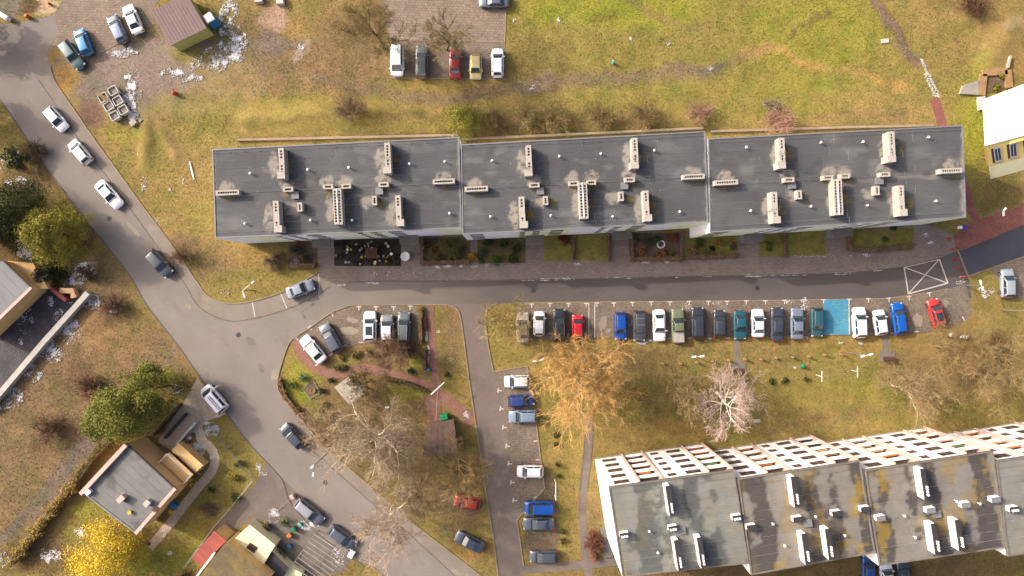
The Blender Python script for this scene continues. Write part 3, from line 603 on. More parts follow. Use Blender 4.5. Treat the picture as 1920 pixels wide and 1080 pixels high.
def main_field(px, py):
    base = np.empty(px.shape + (3,)); base[...] = C(99, 100, 101)
    wx = px + 12 * (fbm(px, py, 14, 3) - .5); wy = py + 12 * (fbm(px, py, 14, 4) - .5)
    base *= (.86 + .28 * fbm(px, py, 90, 7))[..., None]
    pat = np.clip((fbm(px * .6, py * 1.2, 45, 17) - .56) * 5, 0, 1); base += (np.array(C(124, 124, 122)) - base) * (pat * .35)[..., None]
    brk = fbm(px, py, 7, 9)
    for (x0, y0, x1, y1, f) in ((1050, 262, 1131, 338, .86), (1131, 300, 1180, 412, .92), (400, 370, 505, 440, 1.07), (655, 360, 700, 425, .93), (770, 262, 860, 330, 1.05), (1340, 360, 1440, 425, .92), (1480, 250, 1560, 322, .95), (1700, 340, 1800, 408, 1.07), (880, 370, 965, 432, 1.06), (1230, 345, 1322, 412, .94), (575, 290, 618, 340, .95)):
        base *= np.where((wx * .15 + px * .85 > x0) & (px < x1) & (py + (px - x0) * .05 > y0) & (py + (px - x0) * .05 < y1), f, 1.)[..., None]
    pud = np.clip((fbm(px * .5, py, 20, 77, 4) - .62) * 9, 0, 1); base += (np.array(C(142, 140, 136)) - base) * (pud * .4)[..., None]
    wet = np.clip((fbm(px, py, 34, 78, 4) - .63) * 9, 0, 1); base += (np.array(C(80, 78, 76)) - base) * (wet * .45)[..., None]
    for lst in CHP:
        for (cx, cy), c in zip(lst, CH1):
            v = c[0] == 'v'; rx, ry = (9, 20) if (v and c[3] > 3) else (15, 9)
            d = ((wx - cx + (14 if v else 2)) / rx) ** 2 + ((wy - cy + (-4 if v else 9)) / (ry * 1.3)) ** 2
            a = np.clip((1.15 - d) * 3, 0, 1) * np.clip((brk - .30) * 6, 0, 1) * .9; base += (np.array(C(172, 164, 152)) - base) * a[..., None]
            d = ((wx - cx - (13 if v else 3)) / (10 if v else 16)) ** 2 + ((wy - cy - (6 if v else 9)) / (ry * .8)) ** 2
            a = np.clip(1.1 - d, 0, 1) * np.clip((brk - .40) * 6, 0, 1) * .95; base += (np.array(C(156, 134, 44)) - base) * a[..., None]
    jo = np.minimum.reduce([np.abs(wx - (862 + (py - 257) * .03)), np.abs(wx - (1324 + (py - 246) * .03)), np.abs(wx - 1806), np.abs(wx - 400)])
    a = np.clip(1 - jo / 6, 0, 1) * .75; base += (np.array(C(176, 168, 156)) - base) * a[..., None]
    a = np.clip(1 - np.abs(wy - (334 - (px - 1570) * .02)) / 6, 0, 1) * np.clip((px - 1640) / 40, 0, 1) * .6; base += (np.array(C(168, 162, 154)) - base) * a[..., None]
    return base
bx, by, _ = G(1100, 440); blk = empty('apartment_building', (bx, by, 0))
tag(blk, 'long grey-roofed apartment block of three stepped sections with many chimneys', 'building')
ENTR = [[611, 771], [1001, 1161], [1401, 1565]]
for k, q in enumerate(SEC):
    W4 = [G2(p, HB) for p in q]; BL, BR, TR, TL = [Vector(p) for p in W4]; d = (BR - BL); L = d.length; d = d / L; n = Vector((-d.y, d.x))
    b = MB(); b.prism([tuple(BL + n * .3), tuple(BR + n * .3), tuple(TR), tuple(TL)], -.2, HB - .03); b.build('wall', M['cool'], blk)
    felt_roof(blk, W4, HB + .02, 13, 4, main_field)
    edge_trim(blk, W4, HB, .16, .10, M['sheet'])
    nb = 9; bwid = L / nb; patt = 'clccllcclcl'
    for i in range(nb):
        A = BL + d * (bwid * i); B = BL + d * (bwid * (i + 1)); mt = M['cool'] if patt[(i + 2 * k) % 11] == 'c' else M['lime']; hl = []
        last = (i == nb - 1) or (k == 0 and i == 0)
        for s in range(4):
            z = .95 + 2.32 * s
            if last: continue
            if i % 3 == 2: hl += [(.4, 1.1, z, z + 1.4), (2.1, bwid - .5, z, z + 1.4)]
            elif i % 3 == 0: hl += [(.9, bwid - .9, z, z + 1.4)]
        wall(blk, A, B, -.2, HB - .05, hl, mt, .06, 2, 'brown')
        for s in (0, -.3):  # return faces so that no gap shows behind the facade sheet
            pass
    b = MB()
    for e0, e1 in ((BL, BL + n * .3), (BR + n * .3, BR)): b.face([(e0.x, e0.y, -.2), (e1.x, e1.y, -.2), (e1.x, e1.y, HB - .05), (e0.x, e0.y, HB - .05)])
    b.build('end_wall', M['white'], blk)
    for ex in ENTR[k]:
        x, y, _ = G(ex, 447 - (ex - 600) * .022); u = (Vector((x, y)) - BL).dot(d); c = BL + d * u - n * .6; rz = math.atan2(d.y, d.x)
        b = MB(); b.box((0, 0, 2.55), (2.6, 1.2, .14)); b.build('door_canopy', M['concdark'], blk, loc=(c.x, c.y, 0), rz=rz)
        b = MB(); b.box((0, .52, 1.05), (1.3, .1, 2.1)); dd = b.build('door', M['brown'], blk, loc=(c.x, c.y, 0), rz=rz)
        b = MB(); b.box((0, 0, .08), (2.3, 1.1, .16)); b.build('door_step', M['conc'], blk, loc=(c.x, c.y, 0), rz=rz)
    sl_ang = math.radians(2.8)
    for (ax, _, _, LL, WW, nh, rows, gap, head), (cx, cy) in zip(CH1, CHP[k]):
        hh = 1.55 if LL > 3.2 else (1.05 if LL > 2 else .95)
        flue_stack(blk, cx, cy, LL, WW * .86, sl_ang + (math.pi / 2 if ax == 'v' else 0), HB, hh, nh, rows, gap, head=head)
        if LL == 4.6:  # white pipe run between the two rows of flues
            x, y, _ = G(cx, cy, HB + hh); b = MB(); b.tube((-2.2, 0, hh + .04), (2.2, 0, hh + .04), .06, n=6); b.build('stack_pipe', M['whitemetal'], blk, loc=(x, y, HB), rz=sl_ang + math.pi / 2)
    for hx, hy in (((553, 366), (711, 358)), ((1013, 358), (1171, 348)), ((1486, 347), (1650, 339)))[k]:
        x, y, _ = G(hx, hy, HB + .5); b = MB(); b.box((0, 0, .22), (.85, .8, .44), m=0); b.box((0, 0, .47), (.95, .9, .06)); b.build('roof_hatch', M['sheet'], blk, loc=(x, y, HB), rz=sl_ang)
    # lightning conductor wires on small stands
    for vv in (.06, .5, .955):
        b = MB(); P = [BL.lerp(BR, t).lerp(TL.lerp(TR, t), vv) for t in np.linspace(.01, .99, 17)]
        for a, c in zip(P[:-1], P[1:]): b.tube((a.x, a.y, HB + .16), (c.x, c.y, HB + .16), .018, n=4)
        for a in P: b.tube((a.x, a.y, HB), (a.x, a.y, HB + .17), .05, .03, n=6)
        b.build('lightning_wire', M['sheet'], blk)
for p in ((577, 318), (654, 314), (768, 307), (834, 303), (582, 413), (660, 413), (843, 400), (469, 325), (459, 419), (923, 301), (920, 406), (1049, 293), (1127, 288), (1227, 282), (1033, 404), (1149, 406), (1275, 397),
          (1400, 276), (1408, 395), (1540, 267), (1619, 266), (1742, 257), (1521, 387), (1627, 385), (1756, 377)): vent_pipe(blk, p[0], p[1], HB)
for (px_, py_, hh) in ((640, 372, 2.6), (730, 300, 1.8), (988, 318, 1.6), (1094, 362, 2.4), (1188, 300, 1.8), (1457, 292, 1.6), (1570, 352, 2.4), (1446, 395, 1.5)):
    x, y, _ = G(px_, py_, HB + 1.5); b = MB(); b.tube((x, y, HB + .02), (x, y, HB + 1.5 + hh), .03, n=5)
    for q in np.linspace(-.5, .5, 6): b.tube((x + q, y - .3, HB + 1.4 + hh), (x + q, y + .3, HB + 1.4 + hh), .014, n=3)
    b.tube((x - .6, y, HB + 1.4 + hh), (x + .6, y, HB + 1.4 + hh), .02, n=4); b.build('aerial', M['sheet'], blk)
# low retaining wall behind the block
for i, (pts, lab) in enumerate((([(445, 263), (860, 254)], 'low pale concrete retaining wall behind the westernmost section of the long block'), ([(868, 262), (1318, 241)], 'low pale concrete retaining wall behind the middle section of the long block'),
                   ([(1332, 247), (1600, 239), (1748, 236)], 'low pale concrete retaining wall behind the easternmost section of the long block'))):
    tag(strip('retaining_wall', pts, .32, .4, M['kerb']), lab, 'wall')

# ------------------------------------------------------------------ white five-storey block, lower right
HC = 13.8
SECB = [[(1167, 1082), (1404, 1056), (1376, 880), (1141, 913)], [(1408, 1078), (1641, 1036), (1612, 863), (1383, 897)], [(1648, 1061), (1887, 1026), (1861, 845), (1621, 881)], [(1889, 1043), (2128, 1008), (2102, 828), (1866, 864)]]
STK = [[(1256, 940), (1272, 1042), (1315, 1037)], [(1491, 923), (1511, 1030), (1555, 1021)], [(1734, 908), (1754, 1011), (1799, 1004)], []]
SML = [[(1171, 1004), (1262, 991), (1382, 971)], [(1409, 989), (1496, 974), (1569, 963), (1623, 955)], [(1652, 972), (1746, 957), (1812, 947), (1868, 937)], [(1902, 955)]]
def low_field(px, py):
    sec = np.clip((px - 1141 - (py - 913) * .155) / 240, 0, 3.99); si = sec.astype(int)
    pale = np.array([C(146, 146, 138), C(146, 140, 131), C(146, 140, 132), C(144, 144, 138)])[si]; dark = np.array([C(96, 99, 96), C(82, 76, 73), C(82, 76, 73), C(98, 100, 97)])[si]
    u, v = px - (py - 900) * .155, py + px * .145
    n = .6 * fbm(u * 1.5, v * .7, 60, 101, 5) + .4 * fbm(u, v, 24, 107, 5); col_s = .16 * np.sin(u / 17.) + .08 * np.sin(u / 7.3 + 1)
    n = n + .22 * (fbm(u, v, 9, 109, 3) - .5); a = np.clip((n + col_s - .50) * 13, 0, 1); c = pale + (dark - pale) * (a * np.array([.85, .9, .9, .5])[si])[..., None]
    m = np.clip((fbm(u * 1.6, v * .8, 34, 131, 5) + .12 * np.sin(u / 26. + si) + .3 * (fbm(u, v, 8, 137, 3) - .5) - .55) * 10, 0, 1) * np.array([.12, .7, .7, .15])[si] * np.clip(.45 + (sec - si - .5) ** 2 * 4, 0, 1)
    c = c + (np.array(C(166, 138, 50)) - c) * m[..., None]
    lf = np.clip(1 - (sec - si) * 12, 0, 1) * .6; c = c + (np.array(C(152, 140, 84)) - c) * (lf * np.clip((fbm(px, py, 16, 141) - .4) * 4, 0, 1))[..., None]
    return c * (.85 + .3 * fbm(px, py, 8, 151))[..., None]
bx, by, _ = G(1500, 960); blk2 = empty('apartment_building', (bx, by, 0))
tag(blk2, 'five-storey white apartment block with loggias and mottled mossy roof', 'building')
M['tarp'] = pm('orange_awning', C(240, 138, 62), .8, .1); M['tan'] = pm('tan_blind', C(222, 176, 138), .8, .1); M['greenawn'] = pm('green_awning', C(104, 140, 88), .8, .1); M['greyaw'] = pm('grey_blind', C(196, 188, 180), .8, .1)
LOGC = ['greyaw', 'tan', 'tan', 'tarp', 'tarp', 'redroof', 'tarp', 'tan', 'greenawn', 'tan', 'tarp', 'woodbrown', 'tan', 'tarp', 'redroof', 'tan', 'greenawn', 'tan', 'woodbrown', 'greyaw']
lc = 0; M['bshade'] = pm('shaded_white_render', C(236, 234, 236, .75), .85, .04)  # white render greyed to paint in the shade of the neighbouring projecting section
for k, q in enumerate(SECB):
    W4 = [G2(p, HC) for p in q]; BL, BR, TR, TL = [Vector(p) for p in W4]
    d = (TL - TR); L = d.length; d = d / L; n = Vector((d.y, -d.x))      # walk TR -> TL, outside is up in the picture
    b = MB(); b.prism([tuple(BL), tuple(BR), tuple(TR - n * 1.3), tuple(TL - n * 1.3)], -.2, HC - .03); b.build('wall', M['white'], blk2)
    felt_roof(blk2, W4, HC + .02, 11, 3, low_field)
    edge_trim(blk2, W4, HC, .18, .12, M['concdark'])
    b = MB(); b.prism([tuple(TL), tuple(TR), tuple(TR - n * 1.3), tuple(TL - n * 1.3)], HC - .28, HC - .032); b.build('roof_slab', M['concdark'], blk2)
    def U(f): return TL - d * (L * f)                                    # f measured from the left end
    bays = [(0, .24, 'w1'), (.26, .425, 'log'), (.445, .795, 'w2'), (.815, .985, 'log')]
    for (f0, f1, kd) in bays:
        A, B = U(f1), U(f0); wd = L * (f1 - f0)
        if kd != 'log':
            hl = []
            for s in range(5):
                z = .75 + 2.68 * s
                if kd == 'w1': hl.append((wd / 2 - 1.0, wd / 2 + 1.0, z, z + 1.6))
                else: hl += [(wd * .20 - .95 + .3, wd * .20 + 1.05 + .3, z, z + 1.6), (wd - 1.9, wd - .75, z + .1, z + 1.5)]
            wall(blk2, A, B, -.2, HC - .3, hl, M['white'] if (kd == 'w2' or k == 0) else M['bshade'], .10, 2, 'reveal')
            b = MB()
            for e in (A, B): b.prism([tuple(e), tuple(e - n * 1.3), tuple(e - n * 1.3 + d * .01), tuple(e + d * .01)], -.2, HC - .3)
            b.build('bay_side', M['white'], blk2)
        else:
            for s in range(5):
                z = 2.68 * s; mid = (A + B) / 2; rz = math.atan2(d.y, d.x)
                b = MB(); c = mid - n * .66; b.box((0, 0, z + .07 + .05), (wd - .02, 1.26, .14)); b.build('loggia_floor', M['conc'], blk2, loc=(c.x, c.y, 0), rz=rz)
                b = MB(); c = mid - n * .06; b.box((0, 0, z + .62), (wd - .03, .12, 1.0)); b.build('parapet', M['white'], blk2, loc=(c.x, c.y, 0), rz=rz)
                cb = mid - n * 1.28
                for off, ww in ((-wd * .22, 1.0), (wd * .22, .9)):
                    cc = cb + d * off; window(blk2, cc.x, cc.y, z + .5, rz, ww, 1.7, 0.0, 1)
                cl = LOGC[lc % len(LOGC)]; lc += 1
                if lc % 5 != 0:
                    b = MB(); c = mid - n * (.1 + .2 * rng.random()); ht = .5 + .6 * rng.random(); b.box((rng.uniform(-.1, .1), 0, z + 1.15 + ht / 2 - .55), (wd * rng.uniform(.5, .92), .05, ht)); b.build('balcony_screen', M[cl], blk2, loc=(c.x, c.y, 0), rz=rz)
    for f in (.25, .435, .805, .992):
        c = U(f) - n * .5; b = MB(); b.box((0, 0, (HC - .2) / 2), (L * .011, 1.5, HC - .3)); b.build('pilaster', M['pink'], blk2, loc=(c.x, c.y, 0), rz=math.atan2(d.y, d.x))
    b = MB(); mid = (TL + TR) / 2 + n * .06; b.box((0, 0, .15), (L, .16, .4)); b.build('plinth', M['kerb'], blk2, loc=(mid.x, mid.y, 0), rz=math.atan2(d.y, d.x))
    ang = math.atan2((TL - BL).y, (TL - BL).x)
    for (cx, cy) in STK[k]:
        x, y, _ = G(cx, cy, HC + 1.5); b = MB(); b.box((0, 0, .7), (3.7, .6, 1.4)); ch = b.build('chimney', M['chimw'], blk2, loc=(x, y, HC), rz=ang)
        b = MB(); b.box((0, -.04, 1.44), (3.8, .62, .07)); cp = b.build('chimney_cap', M['darkmetal'], ch, local=True)
        for i, t in enumerate((-1.0, -.65, -.3, -.0)):
            b = MB(); b.lathe((t - .3, -.12, 1.47), [(.09, 0), (.09, .15), (.14, .16), (.155, .28), (.1, .38), (.03, .42)], 10); b.build('vent_cowl', M['whitemetal'], ch, True, local=True)
    for i, (cx, cy) in enumerate(SML[k]):
        x, y, _ = G(cx, cy, HC + .8); b = MB(); b.box((0, 0, .38), (1.05, .6, .76)); ch = b.build('chimney', M['chimw'], blk2, loc=(x, y, HC), rz=ang - math.pi / 2)
        b = MB(); b.box((0, -.03, .79), (1.12, .66, .05)); b.build('chimney_cap', M['darkmetal'] if k != 2 else M['sheet'], ch, local=True)
        if k in (0, 3):
            for t in (-.3, 0, .3):
                b = MB(); b.lathe((t, -.1, .8), [(.08, 0), (.08, .12), (.16, .13), (.17, .25), (.05, .36)], 10); b.build('vent_cowl', M['whitemetal'], ch, True, local=True)
for hx, hy in ((1278, 995), (1515, 981), (1757, 964)):
    x, y, _ = G(hx, hy, HC + .3); b = MB(); b.box((0, 0, .15), (.9, .8, .3)); b.box((0, 0, .33), (1., .9, .05)); b.build('roof_hatch', M['sheet'], blk2, loc=(x, y, HC), rz=.14)
for p in ((1218, 997), (1234, 1037), (1530, 969), (1450, 983), (1472, 1024), (1697, 968), (1717, 1008), (1585, 1005), (1794, 940), (1838, 945)): vent_pipe(blk2, p[0], p[1], HC)

# ------------------------------------------------------------------ white-roofed building on the right edge
wb = empty('school_building', (70, 18, 0)); tag(wb, 'low building with plain white roof and yellow windowed slope at the right edge', 'building')
zt = 3.3; R = [G2(p, zt) for p in ((1849, 273), (1990, 236), (1990, 131), (1844, 186))]
b = MB(); b.prism(R, zt - .25, zt); b.build('roof', M['white'], wb)
Fb = [G(1857, 336), G(1990, 300)]; T0, T1 = Vector(R[0]), Vector(R[1])
b = MB(); b.prism([G2((1866, 278)), G2((1990, 242)), G2((1990, 160)), G2((1866, 205))], -.1, zt - .26); b.build('wall', M['yellow2'], wb)
P00, P10, P11, P01 = Vector(Fb[0]), Vector(Fb[1]), Vector((T1.x, T1.y, zt - .1)), Vector((T0.x, T0.y, zt - .1))
def SP(u, v, k=0):
    n = (P10 - P00).cross(P01 - P00).normalized(); return P00.lerp(P10, u).lerp(P01.lerp(P11, u), v) + n * k
b = MB(); b.face([SP(0, .38), SP(1, .38), SP(1, 1), SP(0, 1)]); b.face([SP(0, .38, -.4), SP(0, 1, -.4), SP(1, 1, -.4), SP(1, .38, -.4)]); b.build('yellow_slope', M['yellow2'], wb)
b = MB(); b.face([SP(0, 0, .02), SP(1, 0, .02), SP(1, .38, .02), SP(0, .38, .02)]); b.build('cream_plinth_slope', M['cream'], wb)
for u in (.09, .30, .52, .75):
    b = MB()
    for (u0, u1, v0, v1) in ((u, u + .1, .46, .50), (u, u + .1, .84, .88), (u, u + .015, .5, .84), (u + .085, u + .1, .5, .84), (u + .045, u + .055, .5, .84)):
        b.face([SP(u0, v0, .1), SP(u1, v0, .1), SP(u1, v1, .1), SP(u0, v1, .1)])
    o = b.build('window', M['pvc'], wb); b = MB(); b.face([SP(u + .004, .47, .06), SP(u + .096, .47, .06), SP(u + .096, .87, .06), SP(u + .004, .87, .06)]); b.build('pane', M['glass'], o)
    b = MB(); b.face([SP(u - .03, .46, .05), SP(u, .46, .05), SP(u, .88, .05), SP(u - .03, .88, .05)]); b.build('reveal', M['brown'], o)
b = MB(); x, y, _ = G(1838, 195); b.box((x, y, .25), (1., 1.9, .5), .1); tag(b.build('concrete_block', M['slab']), 'pale concrete block at the corner of the white-roofed building', 'concrete block')

# ------------------------------------------------------------------ houses and sheds
def poly_at(pts, z): return [G2(p, z) for p in pts]
# yellow house with flat grey roof, lower left
zt = 5.2; Q = [Vector(p) for p in poly_at([(152, 922), (257, 1002), (332, 917), (237, 830)], zt)]   # W S E N
h2 = empty('house', (Q[1].x, Q[1].y, 0)); tag(h2, 'yellow house with flat grey roof beside the curved beige garden path', 'house')
ins = [Vector(p) for p in inset_poly([tuple(q) for q in Q], .25)]
b = MB(); b.prism([tuple(q) for q in ins], -.1, zt - .05); b.build('wall', M['yellow'], h2)
def h2_field(px, py):
    c = np.empty(px.shape + (3,)); c[...] = C(142, 142, 138); n = fbm(px, py, 26, 201, 5); a = np.clip((n - .52) * 5, 0, 1)
    c += (np.array(C(112, 110, 106)) - c) * a[..., None]; d = np.abs((px - 195) * .8 + (py - 876) * .62 - 6); e = np.clip(1.2 - d / 14, 0, 1) * .0
    return c * (.9 + .2 * fbm(px, py, 6, 202))[..., None]
felt_roof(h2, [tuple(Q[0]), tuple(Q[1]), tuple(Q[2]), tuple(Q[3])], zt, 9, 2, h2_field)
def edge_wall(parent, a, c, wd, z0, z1, mat, name): 
    d = (c - a).normalized(); n = Vector((-d.y, d.x)) * wd; b = MB(); b.prism([tuple(a), tuple(c), tuple(c + n), tuple(a + n)], z0, z1); return b.build(name, mat, parent)
edge_wall(h2, Q[3], Q[0], .55, zt - .1, zt + .55, M['pink'], 'parapet'); edge_wall(h2, Q[1], Q[2], .45, zt - .1, zt + .18, M['pink'], 'parapet')
edge_wall(h2, Q[0], Q[1], .2, zt - .1, zt + .1, M['sheet'], 'roof_edge'); edge_wall(h2, Q[2], Q[3], .2, zt - .1, zt + .1, M['darkmetal'], 'roof_edge')
A, B = Q[2], Q[3]; d = (B - A).normalized(); n = Vector((d.y, -d.x)); L = (B - A).length
wall(h2, A - n * .24, B - n * .24, -.1, zt - .12, [(L - 4.2, L - 2.6, 2.9, 4.3), (1.2, 2.4, .8, 2.2), (L - 4.2, L - 2.6, .6, 1.9)], M['yellow'], .2)
a2, b2 = Q[1], Q[2]; d2 = (b2 - a2).normalized(); n2 = Vector((d2.y, -d2.x)); L2 = (b2 - a2).length
wall(h2, a2 - n2 * .24, b2 - n2 * .24, -.1, zt - .12, [(2, 2.7, 1.2, 2.2), (4, 5.2, .9, 2.3), (6.2, 6.9, 3.4, 4.2), (7.3, 8.0, 3.4, 4.2), (5, 5.6, 3.4, 4.2)], M['yellow'], .2)
c = A.lerp(B, .26) + n * .75; rz = math.atan2(d.y, d.x)
b = MB(); b.box((0, 0, 2.5), (4.6, 1.7, .2)); b.build('balcony', M['yellow'], h2, loc=(c.x, c.y, 0), rz=rz)
b = MB()
for q in (3.0, 3.3): b.tube((-2.25, -.8, q), (2.25, -.8, q), .03); b.tube((-2.25, -.8, q), (-2.25, .8, q), .03); b.tube((2.25, -.8, q), (2.25, .8, q), .03)
for q in np.linspace(-2.25, 2.25, 8): b.tube((q, -.8, 2.6), (q, -.8, 3.32), .025)
b.build('railing', M['whitemetal'], h2, loc=(c.x, c.y, 0), rz=rz)
c3 = A.lerp(B, .26) + n * 2.4; b = MB(); b.box((0, 0, .95), (4.6, 1.5, 1.9)); b.box((0, -.8, 2.0), (4.8, .12, .3)); b.build('terrace', M['yellow'], h2, loc=(c3.x, c3.y, 0), rz=rz)
for (px, py, l, wd, h, mt) in ((226, 936, .95, .6, .8, 'pink'), (275, 944, .8, .6, .7, 'slab'), (291, 955, .6, .4, .35, 'brown')):
    x, y, _ = G(px, py, zt + h); b = MB(); b.box((0, 0, h / 2), (l, wd, h)); b.box((0, 0, h + .03), (l + .12, wd + .12, .07)); b.build('chimney', M[mt], h2, loc=(x, y, zt), rz=.75)
x, y, _ = G(169, 921, zt); b = MB(); b.box((x, y, zt + .3), (.8, .6, .5), .7); tag(b.build('roof_box', M['whitemetal']), 'small white box on the west corner of the grey flat roof', 'box')
x, y, _ = G(245, 959, zt); b = MB(); b.lathe((x, y, zt + .02), [(.18, 0), (.28, .35), (.3, .4), (.2, .38)], 10); tag(b.build('flower_pot', M['yellowpl']), 'small round pot standing on the grey flat house roof', 'pot')
# stairs, terrace walls
st = empty('garden_stairs', G(338, 842)); tag(st, 'brown outdoor stairs leading up beside the yellow house', 'stairs')
for i in range(9):
    t = i / 8; x, y, _ = G(357 - 38 * t, 820 + 42 * t); b = MB(); b.box((0, 0, .1 + .09 * i), (1.7, .48, .2 + .18 * i)); b.build('step', M['pink'] if i % 2 else M['brownroof'], st, loc=(x, y, 0), rz=math.radians(42))
for pts, h, mt, lab in (([(342, 757), (318, 785), (295, 812)], 1.1, 'brown', 'brown retaining wall between evergreen and house drive'), ([(372, 790), (352, 812), (328, 842)], .9, 'slab', 'pale low wall along the brown outdoor stairs'),
                        ([(352, 775), (332, 797), (312, 820)], .7, 'darkmetal', 'dark low strip shaped for beam shadows beside the sunken house ramp'), ([(345, 860), (362, 878), (378, 888)], .5, 'conc', 'short concrete wall below the balcony of the yellow house')):
    tag(strip('garden_wall', pts, .3, h, M[mt]), lab, 'wall')  # the darkmetal strip is no wall: beam shadows built as a dark bar
# house at the left edge
zt = 3.6; Q = [Vector(p) for p in poly_at([(-110, 560), (-40, 640), (62, 541), (6, 487)], zt)]
h1 = empty('house', G(20, 560)); tag(h1, 'yellow house with pale grey roof cut by the left edge', 'house')
b = MB(); b.prism([tuple(q) for q in inset_poly([tuple(q) for q in Q], .2)], -.1, zt - .1); b.build('wall', M['yellow'], h1)
felt_roof(h1, [tuple(Q[0]), tuple(Q[1]), tuple(Q[2]), tuple(Q[3])], zt, 8, 1, lambda px, py: np.array(C(146, 147, 148)) * (.9 + .2 * fbm(px, py, 20, 210))[..., None])
edge_wall(h1, Q[1], Q[2], .4, zt - .1, zt + .2, M['pink'], 'parapet'); edge_wall(h1, Q[2], Q[3], .18, zt - .1, zt + .12, M['darkmetal'], 'roof_edge')
b = MB(); b.prism(poly_at([(62, 543), (90, 541), (62, 494), (14, 489)], 2.0), -.1, 2.0); b.build('annex', M['yellow'], h1)
d = (Q[2] - Q[1]).normalized(); n = Vector((d.y, -d.x)); wall(h1, Q[1] - n * .18, Q[2] - n * .18, -.1, zt - .12, [(6, 7.6, 1.1, 2.5), (8.4, 9.2, 1.5, 2.3)], M['yellow'], .2)
for pts, h, wd, mt, lab in (([(78, 514), (105, 540), (134, 563)], 1.3, .5, 'redroof', 'red-capped brick wall jutting out from the left house'), ([(120, 545), (143, 545), (146, 558)], 1.0, .8, 'tan', 'orange-tan planter wall at the end of the dark tiled yard'),
                        ([(-20, 770), (0, 746), (90, 640), (172, 549)], 1.0, .75, 'slab', 'long pale concrete wall bordering the dark tiled yard')):
    tag(strip('garden_wall', pts, wd, h, M[mt]), lab, 'wall')
# house at the bottom edge
h3 = empty('house', G(430, 1060)); tag(h3, 'house with mossy olive roof and red sheet lean-to at the bottom edge', 'house')
b = MB(); b.prism(poly_at([(370, 1082), (425, 1015), (505, 1085), (440, 1160)], 4.2), -.1, 4.2, top=1); b.build('main_block', [M['yellow'], M['mossroof']], h3)
RQ = [Vector(p) for p in poly_at([(359, 1046), (376, 1062), (425, 1014), (402, 995)], 3.4)]
b = MB(); b.prism([tuple(q) for q in inset_poly([tuple(q) for q in RQ], .1)], -.1, 3.3); b.build('lean_to', M['yellow'], h3)
for i in range(14):
    t0, t1 = i / 14, (i + .985) / 14; b = MB(); P = [RQ[0].lerp(RQ[3], t0), RQ[0].lerp(RQ[3], t1), RQ[1].lerp(RQ[2], t1), RQ[1].lerp(RQ[2], t0)]; b.prism([tuple(p) for p in P], 3.32, 3.42 + .012 * (i % 2)); b.build('roof_sheet', M['redroof'], h3)
for (pts, z, mt) in (([(433, 1016), (468, 984), (516, 1022), (492, 1062), (478, 1058)], 2.4, 'cream'), ([(490, 1060), (508, 1032), (542, 1065), (520, 1100)], 2.0, 'darkmetal'), ([(540, 1060), (566, 1075), (560, 1110), (520, 1100)], 1.4, 'cream')):
    b = MB(); b.prism(poly_at(pts, z), -.1, z, top=1); b.build('annex', [M['cream'], M[mt]], h3)
b = MB(); x, y, _ = G(472, 1027, 2.5); b.box((x, y, 2.46), (1.3, .9, .1), -.6); sk = b.build('skylight', M['brown'], h3); b = MB(); b.box((x, y, 2.525), (.95, .6, .04), -.6); b.build('pane', M['glass'], sk)
strip('roof_edge', [(374, 1085), (427, 1014)], .25, .1, M['whitemetal'], 4.2, h3)
# mauve-roofed garage
zt = 2.7; Q = [Vector(p) for p in poly_at([(282, 22), (320, 86), (388, 53), (350, -12)], zt)]
gar = empty('garage', G(335, 40)); tag(gar, 'lime-walled garage with mauve sheet roof by the gravel lot', 'garage')
b = MB(); b.prism([tuple(q) for q in inset_poly([tuple(q) for q in Q], .12)], -.1, zt - .02); b.build('wall', M['limewall'], gar)
for i in range(12):
    t0, t1 = i / 12 + .002, (i + 1) / 12 - .002; P = [Q[0].lerp(Q[3], t0), Q[1].lerp(Q[2], t0), Q[1].lerp(Q[2], t1), Q[0].lerp(Q[3], t1)]; b = MB(); b.prism([tuple(p) for p in P], zt, zt + .06 + .015 * (i % 2)); b.build('roof_sheet', M['mauve'], gar)
wt = empty('portable_toilet', G(404, 44)); tag(wt, 'blue portable toilet with white roof behind the garage', 'toilet')
b = MB(); b.box((0, 0, 1.05), (1.25, 1.25, 2.1), taper=.96); b.build('cabin', M['bluepl'], wt, local=True); b = MB(); b.box((0, 0, 2.17), (1.3, 1.3, .14), taper=.85); b.build('roof', M['whitemetal'], wt, local=True)
b = MB(); b.box((.635, 0, 1.0), (.04, .75, 1.8)); b.build('door', M['bluepl'], wt, local=True); wt.rotation_euler = (0, 0, math.radians(-58))
# plank pavilion in the island
zt = 2.6; Q = [Vector(p) for p in poly_at([(627, 726), (655, 759), (688, 734), (663, 700)], zt)]
gz = empty('pavilion', G(657, 727)); tag(gz, 'small square pavilion with weathered grey plank roof in the central island', 'pavilion')
for q in inset_poly([tuple(q) for q in Q], .3): b = MB(); b.tube((q[0], q[1], 0), (q[0], q[1], zt), .08); b.build('post', M['brown'], gz)
for i in range(9):
    t0, t1 = i / 9 + .006, (i + 1) / 9 - .006; P = [Q[0].lerp(Q[3], t0), Q[1].lerp(Q[2], t0), Q[1].lerp(Q[2], t1), Q[0].lerp(Q[3], t1)]; dz = .25 * math.sin(math.pi * (i + .5) / 9); b = MB(); b.prism([tuple(p) for p in P], zt + dz, zt + .05 + dz); b.build('roof_plank', M['wood'], gz)
